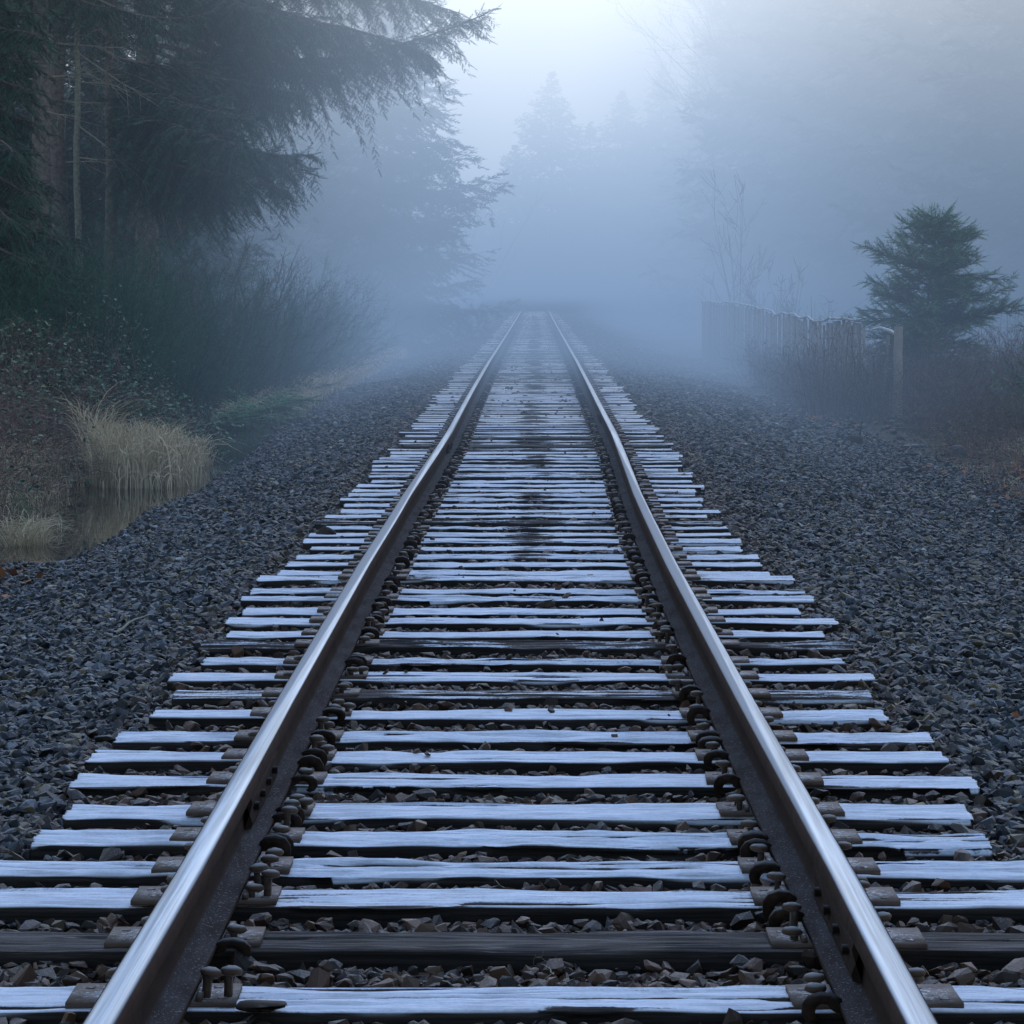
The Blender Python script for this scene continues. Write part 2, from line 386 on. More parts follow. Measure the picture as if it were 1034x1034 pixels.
def tie_mesh(seed, w=.225, h=.18, L=2.6, nx=200, worn=1.):
    rng = np.random.default_rng(seed)
    nt_, ns = 26, 7
    # ring: top from +y to -y, front side, bottom, back side
    r = .006
    top = np.stack([np.linspace(w / 2 - r, -w / 2 + r, nt_), np.zeros(nt_)], 1)
    fr = np.stack([np.full(ns, -w / 2), np.linspace(-r, -h + r, ns)], 1)
    bk = np.stack([np.full(ns, w / 2), np.linspace(-h + r, -r, ns)], 1)
    ring = np.concatenate([top, fr, bk]); k = len(ring)
    xs = np.linspace(-L / 2, L / 2, nx)
    g1 = grain_noise(rng, nx, k, 14, 1.0); g2 = grain_noise(rng, nx, k, 40, 3); g3 = grain_noise(rng, nx, k, 5, 1.2)
    dis = ((g1 - .5) * .008 + (g2 - .5) * .008 + (g3 - .5) * .003) * worn
    crack = np.zeros((nx, k))
    for _ in range(int(rng.integers(3, 7) * (1.5 if worn > 1 else 1))):                       # checks that run with the grain in the top and front faces
        c = rng.uniform(2, nt_ + ns - 1); x0 = rng.uniform(-L / 2, L / 2 - .2); ln = rng.uniform(.25, 1.6); wd = rng.uniform(.35, .8) * (1.6 if worn > 1 else 1)
        cj = c + np.cumsum(rng.normal(0, .06, nx)); m = sstep(x0, x0 + .08, xs) * (1 - sstep(x0 + ln - .12, x0 + ln, xs))
        crack = np.maximum(crack, m[:, None] * np.exp(-((np.arange(k)[None] - cj[:, None]) / wd) ** 2))
    for _ in range(rng.integers(2, 6)):                       # chipped, rotten edges
        x0 = rng.uniform(-L / 2, L / 2); ln = rng.uniform(.06, .3); e = rng.choice([0, nt_])
        m = np.exp(-((xs - x0) / ln) ** 2) * rng.uniform(.3, .9)
        crack = np.maximum(crack, m[:, None] * np.exp(-((np.arange(k)[None] - e) / 2.4) ** 2))
    crack[:, :] *= worn if worn < 1 else 1
    nrm_ = np.zeros((k, 2)); nrm_[:nt_, 1] = 1; nrm_[nt_:nt_ + ns, 0] = -1; nrm_[nt_ + ns:, 0] = 1
    nrm_[0] = nrm_[nt_ - 1] = (0, 1)
    d = dis - crack * .020
    wav_y = (np.interp(np.arange(nx), np.linspace(0, nx, 6), rng.normal(0, .004, 6)))
    P = ring[None] + nrm_[None] * d[..., None]
    P[..., 0] += wav_y[:, None]
    # ragged ends
    ex = (grain_noise(rng, 2, k, 1, 4)[:2] - .5) * .012
    V = np.zeros((nx, k, 3)); V[..., 0] = xs[:, None]; V[..., 1:] = P
    V[0, :, 0] += ex[0]; V[-1, :, 0] += ex[1]
    V[0, :, 1:] *= .985; V[-1, :, 1:] *= .985
    i = np.arange(nx - 1)[:, None] * k; j = np.arange(k)[None]; j2 = (j + 1) % k
    Q = np.stack([i + j, i + k + j, i + k + j2, i + j2], -1).reshape(-1, 4)
    V = V.reshape(-1, 3)
    c0, c1 = V[:k].mean(0), V[-k:].mean(0); n0 = len(V); V = np.concatenate([V, [c0, c1]])
    jj = np.arange(k); T = np.concatenate([np.stack([np.full(k, n0), jj, (jj + 1) % k], 1), np.stack([np.full(k, n0 + 1), (nx - 1) * k + (jj + 1) % k, (nx - 1) * k + jj], 1)])
    return mesh_np('railway_tie', V, [T, Q], M['tie'], False, {'crack': np.concatenate([crack.ravel(), [.1, .1]])})
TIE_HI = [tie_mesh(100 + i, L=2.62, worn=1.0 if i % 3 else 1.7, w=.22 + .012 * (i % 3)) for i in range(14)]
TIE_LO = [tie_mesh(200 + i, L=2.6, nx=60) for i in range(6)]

def plate_mesh():
    mb = MB()
    # flat plate with a raised shoulder each side of the rail foot; +x is the field side; one side has square punched holes (dark insets)
    mb.box((.02, 0, .004), (.36, .185, .012))
    mb.box((.083, 0, .018), (.014, .18, .012)); mb.box((-.083, 0, .018), (.014, .18, .012))
    for x, y in ((.12, .055), (-.112, -.055), (.165, -.05), (-.13, .045)):
        mb.box((x, y, .0095), (.02, .02, .003), 1.)
    me = mb.mesh('tie_plate', M['plate'])
    return me
PLATE = plate_mesh()
def spike_mesh(h, seed):
    rng = np.random.default_rng(seed); mb = MB()
    mb.box((0, 0, h / 2 - .02), (.016, .016, h + .03), .3)
    # domed oval head, longer towards the rail
    rings = [(.009, h - .010), (.018, h - .006), (.0205, h), (.0165, h + .007), (.008, h + .010)]
    V = []; k = 10
    for r, z in rings:
        for a in range(k):
            t = a * 2 * PI / k; V.append((r * math.cos(t) * 1.25 - .006, r * math.sin(t) * .95, z + rng.normal(0, .0008)))
    V.append((-.006, 0, h + .011)); Q = []; T = []
    for i in range(4):
        for j in range(k): Q.append((i * k + j, i * k + (j + 1) % k, (i + 1) * k + (j + 1) % k, (i + 1) * k + j))
    for j in range(k): T.append((4 * k + j, 4 * k + (j + 1) % k, 5 * k))
    mb.add(V, T, Q, .8)
    return mb.mesh('spike', M['spike'], False)
SPIKES = [spike_mesh(h, i) for i, h in enumerate((.016, .022, .030, .052, .019))]

ties = []      # (object, Y, left x, right x)
def row_to_Y(r):
    Y = 4712 / (r - VY)
    for _ in range(6): Y = F * (CAMZ - tz(Y)) / (r - VY)
    return float(Y)
LOOK = {0: 'cut off by the bottom edge of the photo', 1: 'bare dark weathered'}
ORD = ['first', 'second', 'third', 'fourth', 'fifth', 'sixth', 'seventh', 'eighth', 'ninth', 'tenth', 'eleventh', 'twelfth', 'thirteenth', 'fourteenth', 'fifteenth', 'sixteenth', 'seventeenth', 'eighteenth', 'nineteenth', 'twentieth',
       'twenty-first', 'twenty-second', 'twenty-third', 'twenty-fourth', 'twenty-fifth', 'twenty-sixth', 'twenty-seventh', 'twenty-eighth', 'twenty-ninth', 'thirtieth']
def add_plates(t, Y, length, spikes=True):
    for sgn in (-1, 1):
        pl = obj('tie_plate', PLATE, t, (sgn * .7525 + float(tx(Y)) - t.location.x, random.uniform(-.012, .012), .002))
        pl.rotation_euler[2] = (0 if sgn > 0 else PI) + random.uniform(-.03, .03)
        if spikes:
            spots = [(-.098, .052), (-.105, -.048)] if random.random() < .6 else [(-.098, .052)]
            spots += [(-.14, .03)] if random.random() < .35 else []
            spots += [(.100, -.05)] + ([(.105, .05)] if random.random() < .5 else [])
            for sx_, sy_ in spots:
                sp = obj('spike', random.choice(SPIKES), pl, (sx_ + random.uniform(-.006, .006), sy_ + random.uniform(-.01, .01), .014))
                sp.rotation_euler = (random.uniform(-.12, .12), random.uniform(-.1, .1), (PI if sx_ > 0 else 0) + random.uniform(-.3, .3))
        # the plate is level and sits on the tie
Ys = [5.80] + [row_to_Y(r[0]) for r in ROWS]
rows = [(None, None, None, .6)] + ROWS
while Ys[-1] < 259:
    Ys.append(Ys[-1] + random.uniform(.47, .535) + (.05 if random.random() < .06 else 0))
for i, Y in enumerate(Ys[:301]):
    hi = i < 44
    me = TIE_HI[(i * 5 + 3) % len(TIE_HI)] if hi else random.choice(TIE_LO)
    if i < len(rows):
        _, l, r, am = rows[i]
    else:
        l = r = None; am = .585 + random.uniform(-.15, .10) - .17 * min(1, max(0, (Y - 28) / 45))
        if random.random() < .07: am = .25
    if l is not None:
        xl, xr = (l - VX) / F * Y, (r - VX) / F * Y
    else:
        ln = random.uniform(2.5, 2.66); c = float(tx(Y)) + random.uniform(-.05, .05); xl, xr = c - ln / 2, c + ln / 2
    o = obj('railway_tie', me, None, ((xl + xr) / 2, Y, float(tz(Y)) + (random.uniform(-.008, .004) if i > 1 else 0)))
    o.scale = ((xr - xl) / 2.6, random.uniform(.94, 1.06) * (1 if i % 2 else -1), 1)
    if o.scale[1] < 0: o.scale[1] *= -1; o.rotation_euler[2] = PI
    o.rotation_euler[2] += random.uniform(-.006, .006); o.rotation_euler[0] = random.uniform(-.012, .012)
    o.color = (am, 1, 1, 1)
    # a plain frame for the parts, so that scaling the tie does not stretch them
    ties.append((o, Y, xl, xr))
# ties with parts: the tie becomes an Empty carrying the timber and the plates
for i, (o, Y, xl, xr) in enumerate(ties):
    look = 'frosty' if o.color[0] > .45 else 'bare dark'
    if i == 0: lab, grp = 'wooden tie just below the bottom edge of the photo', None
    elif i <= 30:
        extra = {1: 'cut by the bottom edge of the photo', 2: 'with split grey wood and hardly any frost', 5: 'with a solid white frost top', 10: 'evenly white from end to end', 14: 'grey, almost without frost', 13: 'with a rotten left end', 11: 'half bare on its left side'}.get(i, 'under the rails')
        lab = f'{look} wooden tie {extra}, {ORD[i-1]} from the photo\'s bottom'
        lab = lab.replace('bare dark wooden tie with split', 'dark wooden tie with split').replace('bare dark wooden tie grey,', 'dark wooden tie, grey,')
    elif i <= 90: lab = 'frost-streaked wooden tie in the tightly packed middle stretch of the track'
    elif i <= 180: lab = 'dim wooden tie where the track fades into the fog'
    else: lab = 'faint wooden tie far down the track deep in the fog'
    g = 'wooden ties laid across under the rails'
    if i < 110:
        t = empty('railway_tie', (o.location.x, o.location.y, o.location.z)); tag(t, lab, 'railway tie', g)
        o.name = 'timber'; o.parent = t; o.location = (0, 0, 0)
        add_plates(t, Y, xr - xl, spikes=i < 62)
    else: tag(o, lab, 'railway tie', g)
if len(Ys) > 301:
    mb = MB()
    for Y in Ys[301:]:
        mb.box((float(tx(Y)), Y, float(tz(Y)) - .09), (2.6, .23, .18))
    me = mb.mesh('distant_ties', M['tie']); at = me.attributes.new('crack', 'FLOAT', 'POINT')
    o = obj('distant_ties', me); o.color = (.75, 1, 1, 1)
    tag(o, 'the farthest wooden ties at the crest, merged by the fog into one pale strip', 'railway ties', kind='stuff')

# ------------------------------------------------------------------ rails
def rail_path(y0, y1):
    ys = np.concatenate([np.arange(y0, 60, .5), np.arange(60, y1, 2), [y1]])
    return ys
def sweep(profile, ys, xo, closed=False):
    k = len(profile); n = len(ys)
    V = np.zeros((n, k, 3)); V[..., 0] = (tx(ys) - XC)[:, None] + profile[None, :, 0]; V[..., 1] = ys[:, None]; V[..., 2] = tz(ys)[:, None] + profile[None, :, 1]
    i = np.arange(n - 1)[:, None] * k; j = np.arange(k if closed else k - 1)[None]; j2 = (j + 1) % k
    Q = np.stack([i + j, i + j2, i + k + j2, i + k + j], -1).reshape(-1, 4)
    caps = []
    return V.reshape(-1, 3), Q
def anchor_mesh():
    # spring clip: bar that grips the foot of the rail, arches up beside it and turns down against the tie
    path = np.array([(-.058, -.010), (-.070, -.008), (-.079, .004), (-.080, .016), (-.092, .026), (-.110, .029), (-.127, .022), (-.137, .006), (-.139, -.014), (-.133, -.034), (-.122, -.044)])
    th = np.array([.006, .010, .014, .0165, .018, .018, .018, .016, .014, .012, .008]); w = .014
    d = np.gradient(path, axis=0); d /= np.linalg.norm(d, axis=1)[:, None]; nn = np.stack([-d[:, 1], d[:, 0]], 1)
    n = len(path); V = []
    for i in range(n):
        for s1, s2 in ((-1, -1), (-1, 1), (1, 1), (1, -1)):
            q = path[i] + nn[i] * th[i] * s1; V.append((q[0], s2 * w, q[1]))
    Q = []
    for i in range(n - 1):
        for j in range(4): Q.append((i * 4 + j, i * 4 + (j + 1) % 4, i * 4 + 4 + (j + 1) % 4, i * 4 + 4 + j))
    Q += [(3, 2, 1, 0), ((n - 1) * 4, (n - 1) * 4 + 1, (n - 1) * 4 + 2, (n - 1) * 4 + 3)]
    mb = MB(); mb.add(V, None, Q, .3); return mb.mesh('rail_anchor', M['anchor'])
ANCHOR = anchor_mesh()
zb = .016                                    # underside of the rail foot, on the plate
HEAD = np.array([(-.0345, .128), (-.0355, .134), (-.0355, .154), (-.032, .1635), (-.026, .168), (-.016, .1702), (0, .171), (.016, .1702), (.026, .168), (.032, .1635), (.0355, .154), (.0355, .134), (.0345, .128)]) + [0, zb]
FOOT = np.array([(-.0085, .131), (-.012, .124), (-.0085, .108), (-.0078, .065), (-.011, .035), (-.020, .026), (-.067, .013), (-.069, .008), (-.069, 0), (.069, 0), (.069, .008), (.067, .013), (.020, .026), (.011, .035), (.0078, .065), (.0085, .108), (.012, .124), (.0085, .131)]) + [0, zb]
HB = np.array([(-.0345, .128), (-.0085, .1305), (.0085, .1305), (.0345, .128)]) + [0, zb]
for sgn, word in ((-1, 'left'), (1, 'right')):
    R = empty('rail', (XC + sgn * .7525, 4.0, 0))
    tag(R, f'long steel rail with bright worn top on the {word} side of the track', 'rail', 'rails of the track')
    ys = rail_path(4.0, 290)
    def place(V): V = V.copy(); V[:, 1] -= 4.0; return V
    V, Q = sweep(HEAD, ys, 0); V2, Q2 = sweep(HB[::-1], ys, 0)
    mb = MB(); mb.add(place(V), None, Q); mb.add(place(V2), None, Q2)
    kh = len(HEAD)
    h = mb.build('rail_head', M['head'], R, True)
    V, Q = sweep(FOOT, ys, 0, True); mb = MB(); mb.add(place(V), None, Q); f_ = mb.build('rail_foot', M['foot'], R, False)
    # joint bars bolted to the web on the gauge side
    for yj in ((8.75, 27.4) if sgn < 0 else (6.9, 33.0)):
        mb = MB(); s = -sgn
        ysj = np.linspace(yj - .45, yj + .45, 8)
        prof = np.array([(s * .010, .032), (s * .030, .036), (s * .034, .050), (s * .026, .075), (s * .034, .104), (s * .030, .122), (s * .010, .124)]) + [0, zb]
        V, Q = sweep(prof, ysj, 0); V = place(V); mb.add(V, None, Q, .4)
        k = len(prof); mb.add(V[:k], None, [[0, 1, 2, 3], [3, 4, 5, 6]], .4); mb.add(V[-k:], None, [[3, 2, 1, 0], [6, 5, 4, 3]], .4)
        jb = mb.build('joint_bar', M['foot'], R)
        for kb in range(4):
            m2 = MB(); yy = yj - .32 + kb * .213
            c = np.array([float(tx(yy)) - XC + s * .03, yy - 4.0, float(tz(yy)) + .077 + zb])
            m2.tube([c - [s * .006, 0, 0], c + [s * .012, 0, 0]], .013, 6, .1); m2.tube([c + [s * .012, 0, 0], c + [s * .014, 0, 0]], [.013, .0001], 6, .1)
            m2.build('bolt', M['anchor'], jb)
        # the gap between the two rail ends
    # anchors against the ties
    n = 0; rest = MB(); aV = np.array([v.co[:] for v in ANCHOR.vertices]); aQ = np.array([p.vertices[:] for p in ANCHOR.polygons if len(p.vertices) == 4])
    rr = random.Random(5 + sgn)
    for i, (o, Y, xl, xr) in enumerate(ties[:190]):
        kinds = [(-1, .66), (1, .3)] if i < 70 else [(-1, .55)]
        for side, p in kinds:
            if rr.random() > p: continue
            y = Y + side * (.15 + rr.uniform(0, .012)); x = float(tx(y)) - XC; z = float(tz(y)) + zb
            if n < 98:
                a = obj('rail_anchor', ANCHOR, R, (x, y - 4.0, z)); a.rotation_euler = (rr.uniform(-.25, .25), 0, 0 if sgn > 0 else PI)
                k_ = rr.uniform(.8, 1.2); a.scale = (.96, k_ * .85, rr.uniform(.55, .9)); a.location.z += rr.uniform(-.006, .002); n += 1
            else:
                V = aV.copy(); V[:, 0] *= sgn; V[:, 1] *= 1; V += [x, y - 4.0, z]; rest.add(V, None, aQ, .3)
    o = rest.build('rail_anchors', M['anchor'], R); tag(o, kind='stuff')

# ------------------------------------------------------------------ stones
def rock_mesh(seed, n=13, flat=.6, r=1., name='stone', mat=None, sub=0):
    import bmesh
    rng = random.Random(seed); bm = bmesh.new()
    for _ in range(n):
        v = Vector((rng.gauss(0, 1), rng.gauss(0, 1), rng.gauss(0, 1))).normalized() * rng.uniform(.8, 1.08)
        bm.verts.new((v.x * r, v.y * r * rng.uniform(.65, .95), v.z * r * flat))
    res = bmesh.ops.convex_hull(bm, input=bm.verts)
    bmesh.ops.delete(bm, geom=[g for g in res['geom_interior'] if isinstance(g, bmesh.types.BMVert)], context='VERTS')
    if sub:
        bmesh.ops.bevel(bm, geom=bm.edges[:] + bm.verts[:], offset=.12 * r, segments=sub, affect='EDGES', profile=.5)
    me = bpy.data.meshes.new(name); bm.to_mesh(me); bm.free()
    if sub:
        for p in me.polygons: p.use_smooth = True
    me.materials.append(mat or M['stone']); return me
def build_ballast():
    rng = np.random.default_rng(21)
    lib = bpy.data.collections.new('stone_shapes')
    for i in range(16):
        lib.objects.link(bpy.data.objects.new('stone_shape', rock_mesh(40 + i, 12 + i % 8, .42 + .035 * (i % 8))))
    tieY = np.array([t[1] for t in ties] + list(Ys[301:])); tieL = np.array([t[2] for t in ties] + [-1.35] * len(Ys[301:])); tieR = np.array([t[3] for t in ties] + [1.26] * len(Ys[301:]))
    P = []; SC = []
    def batch(y0, y1, hw, dens, size, layer):
        hwl = min(hw, 5.4)
        n = int((y1 - y0) * (min(hw, 4.0) + hwl) * dens)
        y = rng.uniform(y0, y1, n); x = rng.uniform(-min(hw, 4.0), hwl, n)
        d = x - tx(y)
        # thin out towards the verge
        keep = rng.random(n) < np.where(d < 0, 1 - sstep(3.1, 3.8, -d - 1.0 * (1 - sstep(20.5, 22.5, y)) + (vnoise(y * .6, y * 0) - .5) * .5), 1 - .95 * sstep(3.6, 4.6, d + (vnoise(y * .5 + 7, y * 0) - .5) * 1.2))
        i = np.clip(np.searchsorted(tieY, y), 1, len(tieY) - 1)
        near = np.where(np.abs(tieY[i] - y) < np.abs(tieY[i - 1] - y), i, i - 1)
        s = size * np.clip(rng.lognormal(-.04, .36, n), .35, 1.7)
        on = (np.abs(tieY[near] - y) < .112 + s * .55) & (x > tieL[near] - .02) & (x < tieR[near] + .02)
        keep &= ~on
        crib = (x > tieL[near]) & (x < tieR[near])
        z = gz(x, y) + rng.uniform(-.3, .45, n) * s + layer
        z = np.where(crib, z + rng.uniform(-.01, .035, n) * (rng.random(n) < .5), z)
        P.append(np.stack([x, y, z], 1)[keep]); SC.append(s[keep])
    batch(5.0, 9.5, 2.2, 2100, .0255, 0); batch(5.0, 9.5, 2.2, 300, .029, .006)
    batch(9.5, 15, 3.0, 1900, .0245, 0)
    batch(5.0, 22, 1.3, 2000, .022, .004)
    batch(15, 24, 4.4, 1500, .0255, 0)
    batch(24, 36, 5.0, 1100, .0275, 0)
    batch(36, 60, 5.4, 480, .037, 0)
    batch(60, 110, 4.6, 240, .040, 0)
    batch(110, 200, 4.6, 50, .055, 0)
    # crumbs of ballast kicked up on to the ties
    n = 420; k = rng.integers(8, 200, n); y = tieY[k] + rng.uniform(-.1, .1, n); x = rng.uniform(-1.25, 1.15, n)
    ok = np.abs(np.abs(x - XC) - .75) > .12
    s = rng.uniform(.008, .024, n); P.append(np.stack([x, y, tz(y) + s * .3], 1)[ok]); SC.append(s[ok])
    P = np.concatenate(P); SC = np.concatenate(SC); n = len(P)
    me = bpy.data.meshes.new('ballast'); me.vertices.add(n); me.vertices.foreach_set('co', P.astype(np.float32).ravel())
    def fa(name, v, typ='FLOAT', key='value'):
        a = me.attributes.new(name, typ, 'POINT'); a.data.foreach_set(key, np.asarray(v, np.float32 if typ != 'INT' else np.int32).ravel())
    fa('sc', SC); rt = np.stack([rng.normal(0, .45, n), rng.normal(0, .45, n), rng.uniform(0, 2 * PI, n)], 1)
    big = rng.random(n) < .25; rt[big, 0] = rng.uniform(0, 2 * PI, big.sum()); fa('rot', rt, 'FLOAT_VECTOR', 'vector')
    fa('rnd', rng.random(n)); fa('rnd2', rng.random(n)); fa('pick', rng.integers(0, 16, n), 'INT')
    o = obj('ballast', me); tag(o, 'crushed grey and rusty brown ballast stones between and beside the ties', 'ballast', kind='stuff')
    ng = bpy.data.node_groups.new('scatter_ballast', 'GeometryNodeTree')
    ng.interface.new_socket('Geometry', in_out='INPUT', socket_type='NodeSocketGeometry'); ng.interface.new_socket('Geometry', in_out='OUTPUT', socket_type='NodeSocketGeometry')
    gi = ng.nodes.new('NodeGroupInput'); go = ng.nodes.new('NodeGroupOutput')
    m2p = ng.nodes.new('GeometryNodeMeshToPoints'); iop = ng.nodes.new('GeometryNodeInstanceOnPoints'); ci = ng.nodes.new('GeometryNodeCollectionInfo')
    ci.inputs['Collection'].default_value = lib; ci.inputs['Separate Children'].default_value = True; ci.inputs['Reset Children'].default_value = True
    def na(name, t):
        x = ng.nodes.new('GeometryNodeInputNamedAttribute'); x.data_type = t; x.inputs['Name'].default_value = name; return x.outputs['Attribute']
    L = ng.links.new
    L(gi.outputs[0], m2p.inputs['Mesh']); L(m2p.outputs[0], iop.inputs['Points']); L(ci.outputs[0], iop.inputs['Instance'])
    iop.inputs['Pick Instance'].default_value = True; L(na('pick', 'INT'), iop.inputs['Instance Index'])
    L(na('rot', 'FLOAT_VECTOR'), iop.inputs['Rotation']); L(na('sc', 'FLOAT'), iop.inputs['Scale']); L(iop.outputs[0], go.inputs[0])
    md = o.modifiers.new('scatter', 'NODES'); md.node_group = ng
    print('stones', n)
build_ballast()

def rock(name, u, v, Y, size, lab, mat, flat=.5, seed=1, rz=0., cat='rock', z=None, group=None):
    X = (u - VX) / F * Y
    zz = float(gz(X, Y)) if z is None else z
    o = obj(name, rock_mesh(seed, 16, flat, 1., name, mat, 2), None, (X, Y, zz + size[2] * .3)); o.scale = size; o.rotation_euler[2] = rz
    tag(o, lab, cat, group); return o
rock('rock', 552, 612, 14.7, (.055, .045, .045), 'dark brown stone lying on a frosty tie midway between the rails', M['brownrock'], .6, 5, .2, z=.0)
rock('rock', 262, 1031, 6.38, (.075, .05, .03), 'dark flat stone on the bottommost tie right of the left rail', M['brownrock'], .6, 6, .1, z=.005)
rock('boulder', 967, 480, 33.3, (.155, .14, .16), 'rounded dark boulder half sunk in the gravel at the right verge', M['boulder'], .9, 31, .4, 'boulder')
rock('rock', 924, 461, 35.6, (.2, .08, .06), 'flat grey slab behind the others on the right-hand gravel', M['boulder'], .6, 8, .1)
rock('rock', 914, 485, 32.0, (.2, .08, .07), 'flat brownish slab just left of the rounded boulder', M['brownrock'], .6, 9, .25)
rock('rock', 927, 476, 33.2, (.17, .05, .05), 'narrow pale slab between two flatter slabs on the gravel', M['boulder'], .6, 10, -.1)
rock('rock', 915, 499, 30.6, (.13, .08, .08), 'small round grey stone, left of a pair below the boulder', M['boulder'], .7, 11, .3)
rock('rock', 933, 501, 30.4, (.12, .08, .08), 'small round brown stone, right of a pair below the boulder', M['brownrock'], .7, 12, .6)
rock('rock', 864, 455, 36.5, (.14, .1, .13), 'blocky tan stone on the gravel in front of the brush', M['brownrock'], .9, 13, .6)
rock('rock', 800, 469, 34.0, (.22, .1, .05), 'thin pale slab lying flat on the right-hand gravel', M['boulder'], .5, 14, .1)
rock('rock', 328, 534, 19.0, (.075, .05, .06), 'dark brown stone on a tie end outside the left rail', M['brownrock'], .8, 15, .3, z=.0)

# ------------------------------------------------------------------ foliage
def spray_template(n=9, w=.075, ln=.30, seed=0):
    """a twig along +x with needles both sides and above; unit length"""
    rng = np.random.default_rng(seed); V = []; T = []
    V += [(0, -.012, 0), (0, .012, 0), (1, 0, 0)]; T.append((0, 1, 2))
    for i in range(n):
        t = .06 + .94 * i / n
        for s in (-1, 1):
            a = math.radians(rng.uniform(38, 62)); l = ln * (1 - .45 * t) * rng.uniform(.8, 1.15); zz = rng.uniform(-.25, .4) * l
            b = len(V); V += [(t - w / 2, 0, 0), (t + w / 2, 0, 0), (t + math.cos(a) * l, s * math.sin(a) * l, zz)]; T.append((b, b + 1, b + 2))
    b = len(V); V += [(.93, -.03, 0), (.93, .03, 0), (1.18, 0, .02)]; T.append((b, b + 1, b + 2))
    return np.array(V), np.array(T)
SPR = [spray_template(9, .075, .3, s) for s in range(3)]
SPR_FAR = [spray_template(6, .16, .42, s + 5) for s in range(3)]
def add_sprays(mb, pos, dirs, sc, rng, tint, tpl=SPR, hang=0.):
    n = len(pos)
    if n == 0: return
    X = nrm(dirs); up = np.tile([0, 0, 1.], (n, 1)) + rng.normal(0, .35, (n, 3))
    Yv = nrm(np.cross(up, X)); Z = np.cross(X, Yv); which = rng.integers(0, len(tpl), n)
    for k in range(len(tpl)):
        m = which == k; mb.scatter(tpl[k][0], tpl[k][1], pos[m], X[m], Yv[m], Z[m], sc[m], tint[m])
def bough(mb, wood, P0, P1, sag, rng, step=.09, blen=.75, droop=.5, twig=.13, tstep=.06, curl=.0, r0=.03, tpl=SPR, shade=0., start=.15, fan=60, bush=.35, wob=.010):
    """a conifer branch from P0 to P1: side branchlets carrying needle sprays"""
    P0 = np.array(P0, float); P1 = np.array(P1, float); L = np.linalg.norm(P1 - P0)
    t = np.linspace(0, 1, 12); axis = P0 + (P1 - P0) * t[:, None]; axis[:, 2] -= sag * np.sin(PI * t) - curl * t ** 3
    axis += np.cumsum(rng.normal(0, L * wob, (12, 3)), 0) * t[:, None] * np.sqrt(np.maximum(1.15 - t, 0))[:, None]
    wood.tube(axis, r0 * (1 - .85 * t), 5, .2)
    nb = max(4, int(L * (1 - start) / step)) * 2
    u = start + (1 - start) * (np.arange(nb) + rng.random(nb)) / nb
    base = np.stack([np.interp(u, t, axis[:, k]) for k in range(3)], 1)
    tan = nrm(np.stack([np.interp(u, t, np.gradient(axis[:, k])) for k in range(3)], 1))
    side = nrm(np.cross(tan, [0, 0, 1.])) * np.where(np.arange(nb) % 2, 1, -1)[:, None]
    side = nrm(side + np.array([0, 0, 1.]) * rng.normal(0, bush, nb)[:, None])
    an = np.radians(fan + rng.uniform(-18, 18, nb))[:, None]
    d = tan * np.cos(an) + side * np.sin(an)
    prof = np.minimum(1, ((1 - u) * 1.7 + .26)) * np.minimum(1, u / max(start, .01) * .8 + .2)
    bl = blen * prof * rng.uniform(.4, 1.2, nb)
    dz = -droop * rng.uniform(.3, 1.4, nb)
    d[:, 2] += dz * .5; d = nrm(d)
    K = 5; s = np.linspace(0, 1, K)
    path = base[:, None] + d[:, None] * (bl[:, None] * s)[..., None]; path[..., 2] += (dz * bl * .6)[:, None] * s ** 2
    wood.tubes(path, (.006 * (1 - .7 * s))[None], 3, rng.random(nb) * .4)
    # sprays along each branchlet
    ns = np.maximum(3, (bl / tstep * 2).astype(int)); idx = np.repeat(np.arange(nb), ns)
    k = np.concatenate([np.arange(a) for a in ns]); tt = (k + rng.random(len(k))) / np.repeat(ns, ns)
    f = tt * (K - 1); i0 = np.clip(f.astype(int), 0, K - 2); fr = (f - i0)[:, None]
    pos = path[idx, i0] * (1 - fr) + path[idx, i0 + 1] * fr
    bd = nrm(path[idx, i0 + 1] - path[idx, i0])
    sd = nrm(np.cross(bd, [0, 0, 1.])) * np.where(k % 2, 1, -1)[:, None]
    a2 = np.radians(rng.uniform(25, 60, len(k)))[:, None]
    dd = bd * np.cos(a2) + sd * np.sin(a2); dd[:, 2] -= droop * .35 * rng.random(len(k))
    sc = twig * rng.uniform(.7, 1.25, len(k)) * (1.05 - .35 * tt)
    tint = np.clip(rng.normal(.35, .2, len(k)) + .25 * tt + shade + np.repeat(rng.normal(0, .12, nb), ns), 0, 1)
    add_sprays(mb, pos, dd, sc, rng, tint, tpl)
    add_sprays(mb, path[:, -1], d, twig * np.ones(nb), rng, np.full(nb, .5), tpl)
def trunk_mesh(mb, x, y, z0, z1, r0, r1, rng, lean=(0, 0), k=12):
    n = 26; t = np.linspace(0, 1, n); P = np.stack([x + lean[0] * t + np.cumsum(rng.normal(0, .012, n)), y + lean[1] * t, z0 + (z1 - z0) * t], 1)
    R = r0 + (r1 - r0) * t + r0 * .5 * np.exp(-t * 30); mb.tube(P, R * (1 + rng.normal(0, .03, n)), k, .4); return P
